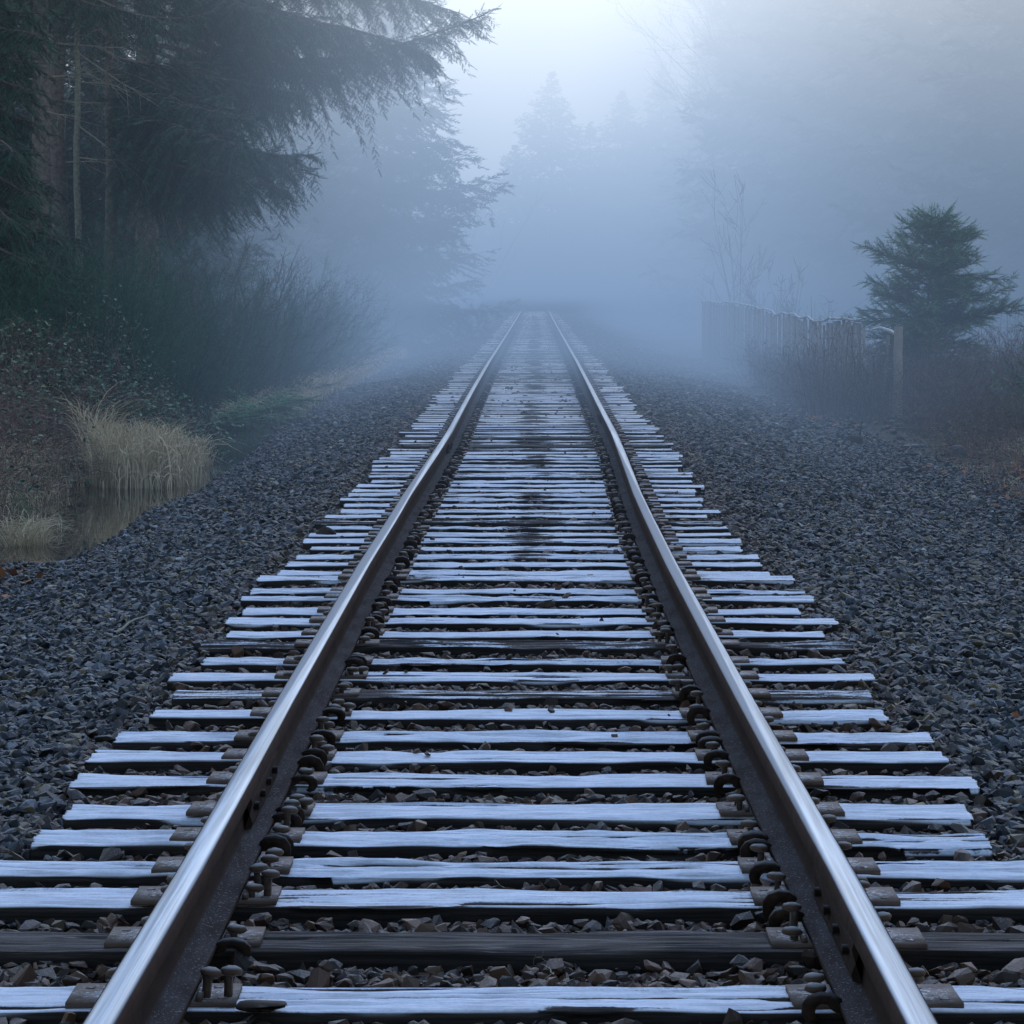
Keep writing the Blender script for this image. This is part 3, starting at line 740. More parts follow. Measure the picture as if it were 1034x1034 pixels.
def conifer(x, y, H, R, seed, lab, mat='fir_far', far=True, zlow=1.0, r0=.2, group=None, dens=1., step=.3, twig=.4, tpl=SPR_FAR, whorl=.38, droop=.35, asym=None, name='fir_tree', tipup=.1, tstep=.22, blen=.9, bush=.45):
    rng = np.random.default_rng(seed); z0 = float(gz(x, y))
    T = empty(name, (x, y, z0)); tag(T, lab, 'tree', group)
    tr = MB(); cr = MB()
    trunk_mesh(tr, 0, 0, -.3, H, r0, .02, rng, k=8)
    z = zlow
    while z < H - .1:
        f = (z - zlow) / (H - zlow); L = R * (1 - f) ** .95 * rng.uniform(.8, 1.12) + .03
        nbr = max(3, int(5 * dens)); a0 = rng.uniform(0, 2 * PI)
        for b in range(nbr):
            a = a0 + b * 2 * PI / nbr + rng.normal(0, .2); l = L * rng.uniform(.75, 1.15)
            if asym: l *= 1 + asym * math.cos(a)
            l = max(l, .06)
            rise = l * (-.22 + .42 * f + rng.normal(0, .08))
            zz = min(z + rng.uniform(-.5, .5) * whorl, H - .05); tw = twig * min(1., .28 + 1.1 * l / R); fq = .35 + .65 * min(1, 1.6 * l / R)
            bough(cr, tr, (0, 0, zz), (l * math.cos(a), l * math.sin(a), zz + rise), l * .06, rng, step * fq, min(l * .5, blen), droop, tw, tstep * fq, tipup * l, .012 + .02 * l / max(R, .1), tpl, 0., .12, bush=bush, wob=.012)
        z += whorl * rng.uniform(.8, 1.2) * (1.1 - .7 * f)
    tr.build('trunk', M['bark'], T, True); cr.build('crown', M[mat], T)
    return T
def treepos(u, Y): return (u - VX) / F * Y, Y

# ---- the big firs at the left edge
def hero_tree(u, Y, r0, H, lab, boughs, seed, twig=.14, lichen=False, dead=(), rnd=None, mat='fir'):
    rng = np.random.default_rng(seed); x = (u - VX) / F * Y; z0 = float(gz(x, Y))
    T = empty('fir_tree', (x, Y, z0)); tag(T, lab, 'tree', 'tall firs at the left edge')
    tr = MB(); cr = MB(); o = np.array([x, Y, z0])
    trunk_mesh(tr, 0, 0, -.3, H, r0, r0 * .3, rng, k=14)
    for b in boughs:
        (u0, v0, Ya), (u1, v1, Yb), sag, kw = b
        A = np.array(px(u0, v0, Ya)) - o; B = np.array(px(u1, v1, Yb)) - o
        bough(cr, tr, A, B, sag, rng, **{**dict(step=.09, blen=.8, droop=.9, twig=twig, tstep=.06, r0=.035), **kw})
    if rnd:
        (za, zb_, n, R, dr) = rnd
        for k in range(n):
            z = rng.uniform(za, zb_); a = rng.uniform(0, 2 * PI); l = R * rng.uniform(.6, 1.1) * (1 - .4 * max(0, (z - 6) / H))
            hi_ = z < 8
            bough(cr, tr, (0, 0, z), (l * math.cos(a), l * math.sin(a), z - l * .15), l * .05, rng, .12 if hi_ else .25, .75, dr, .16 if hi_ else .34, .08 if hi_ else .2, .1, .03)
    tr.build('trunk', M['lichen' if lichen else 'bark'], T, True)
    if cr.V: cr.build('crown', M[mat], T)
    for (v0, du, dv, nseed) in dead:
        rg = np.random.default_rng(nseed); m = MB(); A = np.array(px(u, v0, Y)) - o; B = np.array(px(u + du, v0 + dv, Y - .6)) - o
        t = np.linspace(0, 1, 9); P = A + (B - A) * t[:, None]; P += np.cumsum(rg.normal(0, .02, (9, 3)), 0) * t[:, None]
        m.tube(P, .018 * (1 - .75 * t), 5, .6)
        n = 14; f = rg.uniform(.25, 1, n); base = np.stack([np.interp(f, t, P[:, k]) for k in range(3)], 1)
        dr = nrm(B - A) + rg.normal(0, .6, (n, 3)); ln = rg.uniform(.15, .5, n); s = np.linspace(0, 1, 4)
        m.tubes(base[:, None] + dr[:, None] * (ln[:, None] * s)[..., None] + rg.normal(0, .012, (n, 4, 3)), (.006 * (1 - .7 * s))[None], 3, .7)
        m.build('dead_branch', M['dead'], T, True)
    return T
hero_tree(-30, 41, .2, 12, 'nearest fir at the left edge, its dense green boughs hanging beside the trunks',
          [((-30, v, 41), (u1, v + d, 40 + dy), .1, dict(droop=.9, blen=.7)) for v, u1, d, dy in ((-40, 40, 30, -1), (-5, 52, 20, .5), (10, 40, 30, -1.5), (35, 40, 30, 1), (60, 36, 35, -.5), (85, 38, 40, .5), (110, 30, 40, -1), (130, 34, 45, .6), (150, 40, 45, -1), (175, 50, 45, .3), (190, 60, 50, -.6), (205, 85, 40, .5), (215, 60, 60, -1), (235, 90, 45, .2), (250, 70, 50, -.8), (270, 60, 40, .4), (225, 30, 40, -2), (160, 15, 60, -2), (90, 10, 60, -2))], 1,
          rnd=(1.2, 11, 34, 1.3, .8), mat='fir')
hero_tree(44, 48, .17, 14, 'grey barked fir trunk, leftmost of the three bare trunks', [((44, -20, 48), (120, 10, 47), .1, {}), ((44, -40, 48), (-20, 0, 47), .1, {})], 2, dead=((45, 90, 8, 1), (80, 55, -2, 2), (112, 40, 10, 21)), rnd=(7, 13, 26, 2.6, .8))
hero_tree(63, 51, .16, 14, 'brown fir trunk in the middle of the three bare trunks', [((63, -10, 51), (150, 25, 51), .15, {}), ((63, 5, 51), (150, 40, 52), .2, {})], 3, dead=((25, 60, 10, 3), (104, 60, 4, 4), (165, 60, -3, 5), (60, 85, 45, 6)), rnd=(7, 13, 26, 2.6, .8))
hero_tree(81, 49, .07, 9, 'thin lichen covered trunk, rightmost of the three bare trunks', [((81, -10, 49), (160, 20, 48.5), .1, {}), ((81, -25, 49), (30, 5, 48), .1, {})], 4, lichen=True, dead=((85, 50, 0, 7), (55, 90, 60, 8), (160, 60, 5, 9), (128, 70, 50, 10), (40, 30, -10, 11)), rnd=(6.8, 8.8, 10, 1.2, .8))
big = dict(blen=1.15, droop=.9, step=.07, bush=.6)
hero_tree(150, 56, .24, 16, 'big fir whose long drooping boughs reach out over the left of the track', [
    ((150, 30, 56), (488, 14, 55), .75, dict(blen=1.25, droop=.75, step=.055, r0=.06, bush=.6)),
    ((150, 0, 56), (440, 62, 54), -.2, dict(blen=1.4, droop=.95, step=.055, r0=.06, bush=.6)),
    ((150, -25, 56), (455, 22, 57), -.3, dict(blen=1.3, droop=.8, step=.055, r0=.06, bush=.6)),
    ((150, -50, 56), (430, -12, 55), .1, big), ((150, -70, 56), (470, -40, 56), .1, big),
    ((150, 45, 56), (345, 75, 55), .1, dict(blen=1.1, droop=1.4, step=.07, r0=.05)),
    ((150, 50, 56), (310, 92, 54), .1, dict(blen=1.0, droop=1.5, step=.07, r0=.05)),
    ((150, 65, 56), (300, 108, 57), .0, dict(blen=.8, droop=1.3, step=.07)),
    ((150, -20, 56), (330, 25, 53), -.2, big), ((150, 10, 56), (290, 50, 58), 0, big), ((150, -10, 56), (380, 55, 58), -.1, big),
    ((150, -15, 56), (280, 20, 52), -.1, big), ((150, -40, 56), (250, 10, 53), -.1, big)], 5, twig=.175, rnd=(7.5, 14, 30, 3.5, .9))
low = dict(blen=1.0, droop=.8, step=.055, twig=.15, bush=.75)
hero_tree(110, 50, .12, 8.6, 'dark fir with green lower boughs spreading right towards the track', [
    ((110, 95, 50), (262, 118, 47), .0, low), ((110, 110, 50), (250, 150, 46), .0, low), ((110, 125, 50), (322, 158, 49), .1, low),
    ((110, 130, 50), (318, 172, 50), .1, low), ((110, 150, 50), (290, 195, 48), .0, low), ((110, 150, 50), (250, 185, 46.5), .0, low),
    ((110, 140, 50), (230, 160, 51), .0, low), ((110, 100, 50), (215, 110, 48), -.1, low), ((110, 80, 50), (205, 90, 51), 0, low), ((110, 120, 50), (220, 130, 50), 0, low),
    ((110, 170, 50), (260, 205, 50), 0, dict(blen=.7, droop=1.2, step=.07))] + [((110, v, 50), (u1, v + d, Yb), .0, low) for v, u1, d, Yb in ((70, 190, 25, 49), (60, 235, 20, 52), (105, 240, 35, 48), (125, 275, 40, 52), (140, 205, 30, 48), (155, 235, 40, 52), (165, 195, 30, 49), (90, 225, 40, 53), (115, 300, 48, 51))], 6, rnd=(5.5, 8.4, 14, 1.8, .8))
# ---- forest behind the left firs and along the line
backing = [(-30, 58, 11, 2.4), (8, 62, 12, 2.3), (120, 66, 12, 2.6), (165, 74, 13, 2.6), (60, 70, 13, 2.6), (95, 60, 9, 1.9), (190, 70, 7.5, 2.0), (225, 84, 13, 2.8)]
for i, (u, Y, H, R) in enumerate(backing):
    x, y = treepos(u, Y)
    where = ['behind the nearest fir at the left edge', 'behind the grey trunk', 'between the bare trunks and the drooping boughs', 'in the gap under the long boughs', 'just behind the three bare trunks', 'low and narrow right behind the lichened trunk', 'short, right of the gap under the boughs', 'foggy, rightmost backing the boughs'][i]
    conifer(x, y, H, R, 50 + i, f'dark fir {where}', 'fir', group='dark firs behind the left edge trees', r0=.16, zlow=.5, step=.22, twig=.28, tstep=.16, droop=.6, dens=1.1)
fog_l = [(372, 90, 21, 3.7, .10), (290, 98, 22, 4.4, 0), (335, 108, 21, 4.4, 0)]
for i, (u, Y, H, R, a) in enumerate(fog_l):
    x, y = treepos(u, Y)
    lab = ['tall hazy fir whose tiered branch tips reach towards the line on the left', 'pale fir in the fog behind the drooping boughs', 'faint fir in the fog between the boughs and the tiered fir'][i]
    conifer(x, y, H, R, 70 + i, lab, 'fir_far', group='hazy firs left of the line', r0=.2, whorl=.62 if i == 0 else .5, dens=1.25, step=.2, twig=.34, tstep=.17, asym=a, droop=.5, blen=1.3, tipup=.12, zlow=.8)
mid = [(557, 200, 15.4, 6.6, 'pointed fir standing alone at the end of the line in the fog'), (520, 195, 10.5, 5.4, 'lower fir left of the pointed one at the end of the line'), (596, 200, 12.6, 5.4, 'slim faint fir just right of the pointed one'),
       (628, 195, 14.2, 6.2, 'faint broad fir right of the slim one, deep in the fog'), (668, 185, 15, 6.0, 'faint fir left of the bare alders, deep in the fog'), (450, 190, 7.5, 3.6, 'low dim fir between the tiered fir and the end of the line'), (480, 195, 8.0, 3.4, 'low dim fir beside the end of the line on its left'), (410, 180, 9, 4.0, 'low dim fir behind the tiered fir')]
for i, (u, Y, H, R, lab) in enumerate(mid):
    x, y = treepos(u, Y)
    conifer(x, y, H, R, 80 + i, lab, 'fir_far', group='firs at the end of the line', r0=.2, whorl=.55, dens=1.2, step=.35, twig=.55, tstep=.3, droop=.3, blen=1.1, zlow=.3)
right = [(792, 118, 27, 4.6), (850, 112, 26, 5.0), (905, 106, 26, 4.8), (960, 100, 24, 4.6), (1015, 95, 24, 4.4), (1065, 90, 24, 4.2), (755, 140, 24, 4.6), (712, 165, 16, 4.6)]
nm = ['leftmost of the tall ones', 'second tall one from the left', 'third tall one from the left', 'fourth tall one from the left', 'above the right edge of the small fir', 'cut by the right edge', 'shorter, left of the tall ones', 'lowest and farthest left']
for i, (u, Y, H, R) in enumerate(right):
    x, y = treepos(u, Y)
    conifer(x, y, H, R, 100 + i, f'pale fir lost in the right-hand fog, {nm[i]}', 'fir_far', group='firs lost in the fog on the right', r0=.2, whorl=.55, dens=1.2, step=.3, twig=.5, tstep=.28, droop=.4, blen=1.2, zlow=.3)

def bare_tree(x, y, H, seed, lab, r0=.09, nst=1, spread=.35, group='bare trees right of the line', n1=34, n2=9, n3=6, wmin=.010, z1=.12):
    rng = np.random.default_rng(seed); z0 = float(gz(x, y)); T = empty('bare_tree', (x, y, z0)); tag(T, lab, 'tree', group)
    tr = MB(); cr = MB(); up = np.array([0, 0, 1.])
    for s_ in range(nst):
        t = np.linspace(0, 1, 10); an = rng.uniform(0, 2 * PI); ln = H * (rng.uniform(.6, 1) if nst > 1 else 1)
        P = np.zeros((10, 3)); P[:, 2] = ln * t - .1; off = spread * ln * (rng.uniform(.3, 1) if nst > 1 else .08)
        P[:, 0] = off * math.cos(an) * t ** 1.3; P[:, 1] = off * math.sin(an) * t ** 1.3; P[:, :2] += np.cumsum(rng.normal(0, .015 * ln / 3, (10, 2)), 0) * t[:, None]
        tr.tube(P, r0 * (1 - .85 * t), 6, .5)
        def kids(par, n, lmin, lmax, ang, tmin, K=6):
            Np = len(par); Kp = par.shape[1]
            idx = np.repeat(np.arange(Np), n); f = rng.uniform(tmin, 1, len(idx)); ff = f * (Kp - 1); i0 = np.clip(ff.astype(int), 0, Kp - 2); fr = (ff - i0)[:, None]
            b = par[idx, i0] * (1 - fr) + par[idx, i0 + 1] * fr; d = nrm(par[idx, i0 + 1] - par[idx, i0])
            r = nrm(np.cross(d, rng.normal(size=(len(idx), 3)))); a = np.radians(ang + rng.normal(0, 10, len(idx)))[:, None]
            dd = nrm(d * np.cos(a) + r * np.sin(a)); l = rng.uniform(lmin, lmax, len(idx)) * (1.15 - f * .7)
            s = np.linspace(0, 1, K); Q = b[:, None] + dd[:, None] * (l[:, None] * s)[..., None]; Q[..., 2] += (l * .25)[:, None] * s ** 2
            Q += np.cumsum(rng.normal(0, .02, Q.shape), 1) * l[:, None, None] * s[None, :, None]
            return Q
        A = kids(P[None], max(3, n1 // nst), ln * .18, ln * .42, 42, z1)
        cr.tubes(A, np.maximum(.02 * ln / 10 * (1 - .8 * np.linspace(0, 1, 6)), wmin * .6)[None], 3, .5)
        B = kids(A, n2, ln * .06, ln * .18, 40, .2); cr.ribbons(B, np.full((1, 6), wmin * 1.2), rng.random(len(B)) * .6, rng)
        if n3:
            C = kids(B, n3, ln * .02, ln * .07, 38, .2, 4); cr.ribbons(C, np.full((1, 4), wmin), rng.random(len(C)) * .6, rng)
    tr.build('trunk', M['alder'], T, True); cr.build('crown', M['twig'], T)
    return T
for i, (u, Y, H, lab) in enumerate([(752, 120, 18, 'tall bare alder whose fine twigs edge the bright gap on the right'), (728, 128, 19, 'bare alder left of the most visible twiggy one, nearer the sky gap')]):
    x, y = treepos(u, Y); bare_tree(x, y, H, 200 + i, lab, n1=50, n2=11, n3=6, wmin=.012, z1=.34)
for i, (u, Y, H, n, lab) in enumerate([(745, 78, 4.3, 6, 'leafless bush of long upright shoots at the far end of the fence'), (798, 70, 2.9, 7, 'small pale leafless bush behind the middle of the fence'), (770, 74, 2.6, 5, 'small leafless bush over the far part of the fence')]):
    x, y = treepos(u, Y); bare_tree(x, y, H, 220 + i, lab, r0=.02, nst=n, spread=.3, n1=30, n2=5, n3=0, wmin=.011, group='leafless bushes behind the fence')
for i, (u, Y, H, n, lab) in enumerate([(478, 150, 7.5, 3, 'faint bare tree beside the tiered fir at the bright gap'), (215, 47, 3.0, 8, 'leafless bush with reddish shoots leaning right under the low fir boughs'), (150, 46, 2.6, 8, 'leafless bush in front of the bare trunks'), (262, 58, 3.1, 8, 'leafless bush at the right end of the low fir boughs'),
                                       (250, 90, 9, 1, 'grey leafless tree seen through the gap above the low boughs')]):
    x, y = treepos(u, Y); bare_tree(x, y, H, 230 + i, lab, r0=.025 if n > 3 else .08, nst=n, spread=.55, n1=32, n2=5, n3=2 if n < 4 else 0, wmin=.009 if Y < 70 else .016, group='leafless bushes and trees on the left')

# ---- broom thicket on the left bank
def broom(x, y, H, R, n, seed, lab, lean=(.12, 0), mat='broom', name='broom_shrub', cat='shrub', group='broom shrubs on the left bank', w=.0065):
    rng = np.random.default_rng(seed); z0 = float(gz(x, y)); T = MB()
    a = rng.uniform(0, 2 * PI, n); r = R * .35 * np.sqrt(rng.random(n)); b = np.stack([r * np.cos(a), r * np.sin(a), np.full(n, -.05)], 1)
    l = H * rng.uniform(.3, 1.0, n) ** .8; out = rng.uniform(.1, 1.5, n) * R; K = 7; s = np.linspace(0, 1, K)
    d = np.stack([np.cos(a) * out, np.sin(a) * out, l], 1)
    P = b[:, None] + d[:, None] * s[None, :, None]; P[..., 0] += (lean[0] * l)[:, None] * s ** 2; P[..., 1] += (lean[1] * l)[:, None] * s ** 2; P[..., 2] -= (out * .35)[:, None] * s ** 2.2
    T.tubes(P, .005 * (1 - .7 * s)[None], 3, rng.random(n) * .3)
    m = 26; idx = np.repeat(np.arange(n), m); f = rng.uniform(.12, 1, n * m); ff = f * (K - 1); i0 = np.clip(ff.astype(int), 0, K - 2); fr = (ff - i0)[:, None]
    bb = P[idx, i0] * (1 - fr) + P[idx, i0 + 1] * fr; dd = nrm(nrm(P[idx, i0 + 1] - P[idx, i0]) + rng.normal(0, .7, (n * m, 3))); ll = rng.uniform(.08, .32, n * m) * H / 2.2
    s4 = np.linspace(0, 1, 4); Q = bb[:, None] + dd[:, None] * (ll[:, None] * s4)[..., None]; Q[..., 2] += (ll * .05)[:, None] * s4 ** 2; Q += np.cumsum(rng.normal(0, .012, Q.shape), 1)
    T.ribbons(Q, w * (1 - .6 * s4)[None], np.clip(rng.normal(.35, .25, n * m) + .2 * f, 0, 1), rng)
    return tag(T.build(name, M[mat], None, False, (x, y, z0)), lab, cat, group)
bl = [(60, 41, 2.4, .9), (105, 39, 2.3, .85), (140, 43, 2.3, .9), (175, 41, 1.9, .8), (185, 48, 2.6, .95), (225, 46, 2.2, .9), (238, 53, 2.6, 1.), (270, 50, 2.0, .85), (285, 57, 2.5, 1.), (312, 60, 2.1, .9), (335, 66, 2.3, .9), (352, 72, 2.0, .8), (25, 44, 2.6, 1.), (120, 48, 2.8, 1.1), (-15, 38, 2.3, .9), (90, 45, 2.6, 1.), (300, 66, 2.6, 1.), (360, 84, 2.2, .9)]
order = sorted(range(len(bl)), key=lambda i: bl[i][0])
for k, i in enumerate(order):
    u, Y, H, R = bl[i]; x, y = treepos(u, Y)
    broom(x, y, H, R, 130, 300 + i, f'feathery dark green broom shrub, {["leftmost"] + ORD[1:] and (ORD[k])} from the left on the bank', (.06, .0))

# ---- brambles, grass, leaf litter
def leaf_tpl():
    V = np.array([(0, 0, 0), (.5, .32, .06), (1, 0, -.05), (.5, -.32, .06)]); return V, np.array([(0, 1, 2), (0, 2, 3)])
LV, LT = leaf_tpl()
def rand_axes(rng, n, flat=1.):
    X = rng.normal(size=(n, 3)); X[:, 2] *= .5 * flat; X = nrm(X); U = rng.normal(0, .5 * flat, (n, 3)); U[:, 2] += 1; Y = nrm(np.cross(U, X)); return X, Y, np.cross(X, Y)
def canes(mb, rng, n, region, H, L, w=.007, arch=1., K=8):
    x, y = region(rng, n); z = gz(x, y); a = rng.uniform(0, 2 * PI, n); l = L * rng.uniform(.4, 1.1, n); h = H * rng.uniform(.2, 1.0, n) * (.35 + 1.15 * vnoise(x * 1.6 + 3, y * .45 + L)) * np.where(rng.random(n) < .06, 1.5, 1.); s = np.linspace(0, 1, K)
    P = np.stack([x, y, z], 1)[:, None] + np.stack([np.cos(a) * l, np.sin(a) * l, np.zeros(n)], 1)[:, None] * s[None, :, None]
    P[..., 2] += (h * 4)[:, None] * (s * (1 - s * .78 * arch))[None] * .8
    P += np.cumsum(rng.normal(0, .02, P.shape), 1)
    mb.ribbons(P, w * (1 - .5 * s)[None], rng.random(n), rng); return P
def bramble(name, region, n, H, L, nleaf, seed, lab, leafsize=.055, w=.006, cat='brambles', stuff=True, mat='cane'):
    rng = np.random.default_rng(seed); mb = MB(); P = canes(mb, rng, n, region, H, L, w)
    # side twigs
    m = n * 5; i = rng.integers(0, n, m); k = rng.integers(1, P.shape[1] - 1, m); b = P[i, k]; d = nrm(rng.normal(size=(m, 3)) + [0, 0, .6]); l = rng.uniform(.08, .35, m); s = np.linspace(0, 1, 4)
    Q = b[:, None] + d[:, None] * (l[:, None] * s)[..., None] + rng.normal(0, .008, (m, 4, 3)); mb.ribbons(Q, w * .6 * (1 - .5 * s)[None], rng.random(m), rng)
    o = mb.build(name, M[mat]); tag(o, lab, cat, kind='stuff')
    if nleaf:
        ml = MB(); i = rng.integers(0, n, nleaf); k = rng.integers(1, P.shape[1], nleaf); pos = P[i, k] + rng.normal(0, .06, (nleaf, 3)); X, Y, Z = rand_axes(rng, nleaf)
        ml.scatter(LV, LT, pos, X, Y, Z, leafsize * rng.uniform(.5, 1.2, nleaf), rng.random(nleaf) ** 1.5)
        o2 = ml.build('bramble_leaves', M['bleaf']); tag(o2, lab.replace('canes', 'leaves').replace('twigs', 'leaves'), cat, kind='stuff')
def reg(u0, u1, Y0, Y1, p=1.):
    def f(rng, n):
        Y = rng.uniform(Y0, Y1, n); u = rng.uniform(u0, u1, n); return (u - VX) / F * Y, Y
    return f
def litter(name, pts, n, seed, lab, size=.07):
    rng = np.random.default_rng(seed); x, y = pts(rng, n); z = gz(x, y) + .02 + rng.uniform(0, .03, n); mb = MB(); X, Y, Z = rand_axes(rng, n, .5)
    V = np.array([(0, 0, 0), (.35, .42, .1), (.6, .2, .0), (1, 0, .12), (.6, -.25, 0), (.3, -.4, .12)]); T = np.array([(0, 1, 2), (0, 2, 3), (0, 3, 4), (0, 4, 5)])
    mb.scatter(V, T, np.stack([x, y, z], 1), X, Y, Z, size * rng.uniform(.5, 1.3, n), rng.random(n)); return tag(mb.build(name, M['leaf']), lab, 'leaves', kind='stuff')
def grass(name, pts, H, n, seed, lab, mat='straw', w=.006, droop=.5, spread=.35, cat='grass', kind=None, group=None, center=None):
    rng = np.random.default_rng(seed); x, y = pts(rng, n); z = gz(x, y); a = rng.uniform(0, 2 * PI, n); l = H * rng.uniform(.45, 1.1, n); r = spread * l * rng.random(n); K = 7; s = np.linspace(0, 1, K)
    P = np.stack([x, y, z], 1)[:, None] + np.zeros((1, K, 1)); P[..., 2] += l[:, None] * (s - droop * .45 * s ** 3.2 * (1 + .6 * rng.random(n))[:, None]); dxy = np.stack([np.cos(a), np.sin(a)], 1)
    P[..., :2] += dxy[:, None] * (r[:, None] * (s ** 1.8) + (l * droop * .4 * rng.random(n))[:, None] * s ** 4)[..., None]
    P += np.cumsum(rng.normal(0, .006, P.shape), 1)
    o0 = np.array([x.mean(), y.mean(), z.mean()]) if kind is None else np.zeros(3)
    mb = MB(); mb.ribbons(P - o0, w * np.array([1, 1, .95, .9, .75, .5, .15])[None], np.clip(rng.normal(.5, .28, n), 0, 1), rng)
    return tag(mb.build(name, M[mat], None, False, tuple(o0)), lab, cat, group, kind)
bramble('brambles', lambda r, n: (r.uniform(-6.6, -4.75, n), r.uniform(24, 35, n)), 1800, .42, .8, 4200, 1, 'tangled purplish brown bramble canes on the left bank behind the puddle')
bramble('brambles', lambda r, n: (r.uniform(-6.9, -4.7, n), r.uniform(34, 42, n)), 800, .5, .8, 5200, 2, 'green leafed bramble canes under the broom behind the dry grass', leafsize=.07)
bramble('brambles', lambda r, n: (r.uniform(-5.6, -4.3, n), r.uniform(37, 41, n)), 500, .95, .6, 6500, 22, 'taller green leafed bramble canes climbing into the broom right of the straw clump', leafsize=.075)
bramble('brambles', lambda r, n: (r.uniform(-7.2, -5.4, n), r.uniform(34, 38.5, n)), 500, .8, .8, 4500, 23, 'mixed green and brown bramble canes at the left edge under the nearest fir', leafsize=.07)
bramble('brush', lambda r, n: (4.75 - 1.0 * r.random(n) ** 1.5, r.uniform(41, 56, n)), 1700, 1.0, .5, 300, 3, 'dense purple brown leafless twigs in front of the picket fence', w=.007, cat='brush', mat='twig')
bramble('brush', lambda r, n: (r.uniform(5.1, 8.4, n), r.uniform(39.5, 47, n)), 2600, .85, .7, 1200, 4, 'tangled purple brown bare twigs right of the fence post', w=.007, cat='brush', mat='twig', leafsize=.04)
bramble('brush', lambda r, n: (4.15 + 1.6 * r.random(n) ** .8, r.uniform(24.5, 34, n)), 520, .26, .45, 500, 31, 'dead canes and twigs sprawling over the verge below the branch pile', w=.006, cat='brush', leafsize=.04)
bramble('brush', lambda r, n: (4.75 + 1.2 * r.random(n), r.uniform(33, 39.5, n)), 700, .5, .5, 500, 32, 'dark tangled twigs around the branch pile at the right edge', w=.006, cat='brush', mat='twig', leafsize=.04)
grass('dry_grass', lambda r, n: (4.2 + 1.2 * r.random(n), r.uniform(24, 31, n)), .16, 700, 33, 'sparse dead grass stalks on the right verge', kind='stuff', w=.005, droop=.9, spread=.8)
litter('fallen_leaves', lambda r, n: (r.uniform(3.9, 5.2, n), r.uniform(23, 31, n)), 90, 34, 'dull brown leaves on the right verge among the canes', .075)
bramble('brush', lambda r, n: (r.uniform(4.5, 8.4, n), r.uniform(50, 70, n)), 900, .45, .6, 0, 5, 'dim leafless twigs behind the picket fence', w=.009, cat='brush', mat='twig')
bramble('brush', lambda r, n: (r.uniform(-4.9, -3.7, n) - 0.01, r.uniform(44, 80, n)), 900, .32, .5, 300, 6, 'reddish brown twigs and stalks along the left verge at the foot of the broom', w=.007, cat='brush')
# the branch pile at the right edge
rng = np.random.default_rng(44)
def stick(u0, v0, Y0, u1, v1, Y1, r, lab, name='fallen_branch', cat='branch', twigs=10, seed=0, mat='dead', wob=.02, group=None):
    rg = np.random.default_rng(seed); A = np.array(px(u0, v0, Y0)); B = np.array(px(u1, v1, Y1)); L = np.linalg.norm(B - A); t = np.linspace(0, 1, 10)
    P = A + (B - A) * t[:, None]; P += np.cumsum(rg.normal(0, wob * L * .3, (10, 3)), 0) * np.sin(PI * t)[:, None]; P -= A
    mb = MB(); mb.tube(P, r * (1 - .6 * t), 6, .5)
    if twigs:
        f = rg.uniform(.2, 1, twigs); b = np.stack([np.interp(f, t, P[:, k]) for k in range(3)], 1); d = nrm(nrm(B - A) + rg.normal(0, .7, (twigs, 3))); l = rg.uniform(.1, .4, twigs) * L * .5; s = np.linspace(0, 1, 5)
        mb.tubes(b[:, None] + d[:, None] * (l[:, None] * s)[..., None] + rg.normal(0, .01, (twigs, 5, 3)), (r * .4 * (1 - .7 * s))[None], 3, .6)
    return tag(mb.build(name, M[mat], None, True, tuple(A)), lab, cat, group)
for k, (a, lab) in enumerate([((938, 474, 34, 1050, 430, 36), 'long bare branch rising from the gravel to the right edge, lowest of its pile'), ((932, 468, 35, 1050, 402, 37), 'bare branch in the pile at the right edge, steepest and thinnest'), ((950, 452, 36, 1045, 420, 36), 'bare branch in the middle of the pile at the right edge'),
                              ((905, 432, 38, 985, 434, 37), 'thin arching branch lying in front of the fence post'), ((965, 470, 34, 1045, 447, 34), 'short bare branch with side twigs lying lowest right in the pile')]):
    stick(*a, .014, lab, twigs=14, seed=60 + k, mat='twig', group='branches piled at the right edge')
stick(113, 641, 0 + 14.0, 148, 622, 14.6, .009, 'short grey stick lying on the ballast left of the rail', 'stick', 'stick', 0, 70, 'dead')
stick(330, 417, 43.5, 367, 402, 46.5, .022, 'dark crooked stick on the ballast beyond the fallen fir bough', 'stick', 'stick', 3, 71, 'twig', .12)
stick(0, 487, 25.5, 78, 535, 26.5, .006, 'thin bent twig over the small grass tuft at the left edge', 'stick', 'stick', 3, 72, 'dead', .05)
stick(995, 482, 31.5, 1023, 482, 31.6, .013, 'dark iron bar lying by the grass at the right edge', 'iron_bar', 'iron bar', 0, 73, 'bareiron', .0)
stick(560, 992, 6.75, 546, 980, 6.95, .0022, 'tiny dry twig poking up between the bottom ties', 'twig', 'twig', 2, 74, 'dead', .05)
# fallen green fir bough by the puddle
def fallen_bough():
    rng = np.random.default_rng(9); A = np.array(px(192, 431, 40.5)); B = np.array(px(312, 415, 43.5)); A[2] = gz(A[0], A[1]) + .25; B[2] = gz(B[0], B[1]) + .30
    w = MB(); c = MB(); o = (A + B) / 2
    bough(c, w, A - o, B - o, .05, rng, .04, .55, .15, .13, .05, 0, .02, start=.02); bough(c, w, A - o + [.1, .3, 0], B - o + [-.3, .25, .1], .05, rng, .05, .45, .1, .13, .05, 0, .02, start=.02)
    T = empty('fallen_bough', tuple(o)); tag(T, 'green fir bough lying on the grass between the puddle and the ballast', 'bough'); w.build('branch', M['bark'], T, True); c.build('foliage', M['fir_green'], T)
fallen_bough()

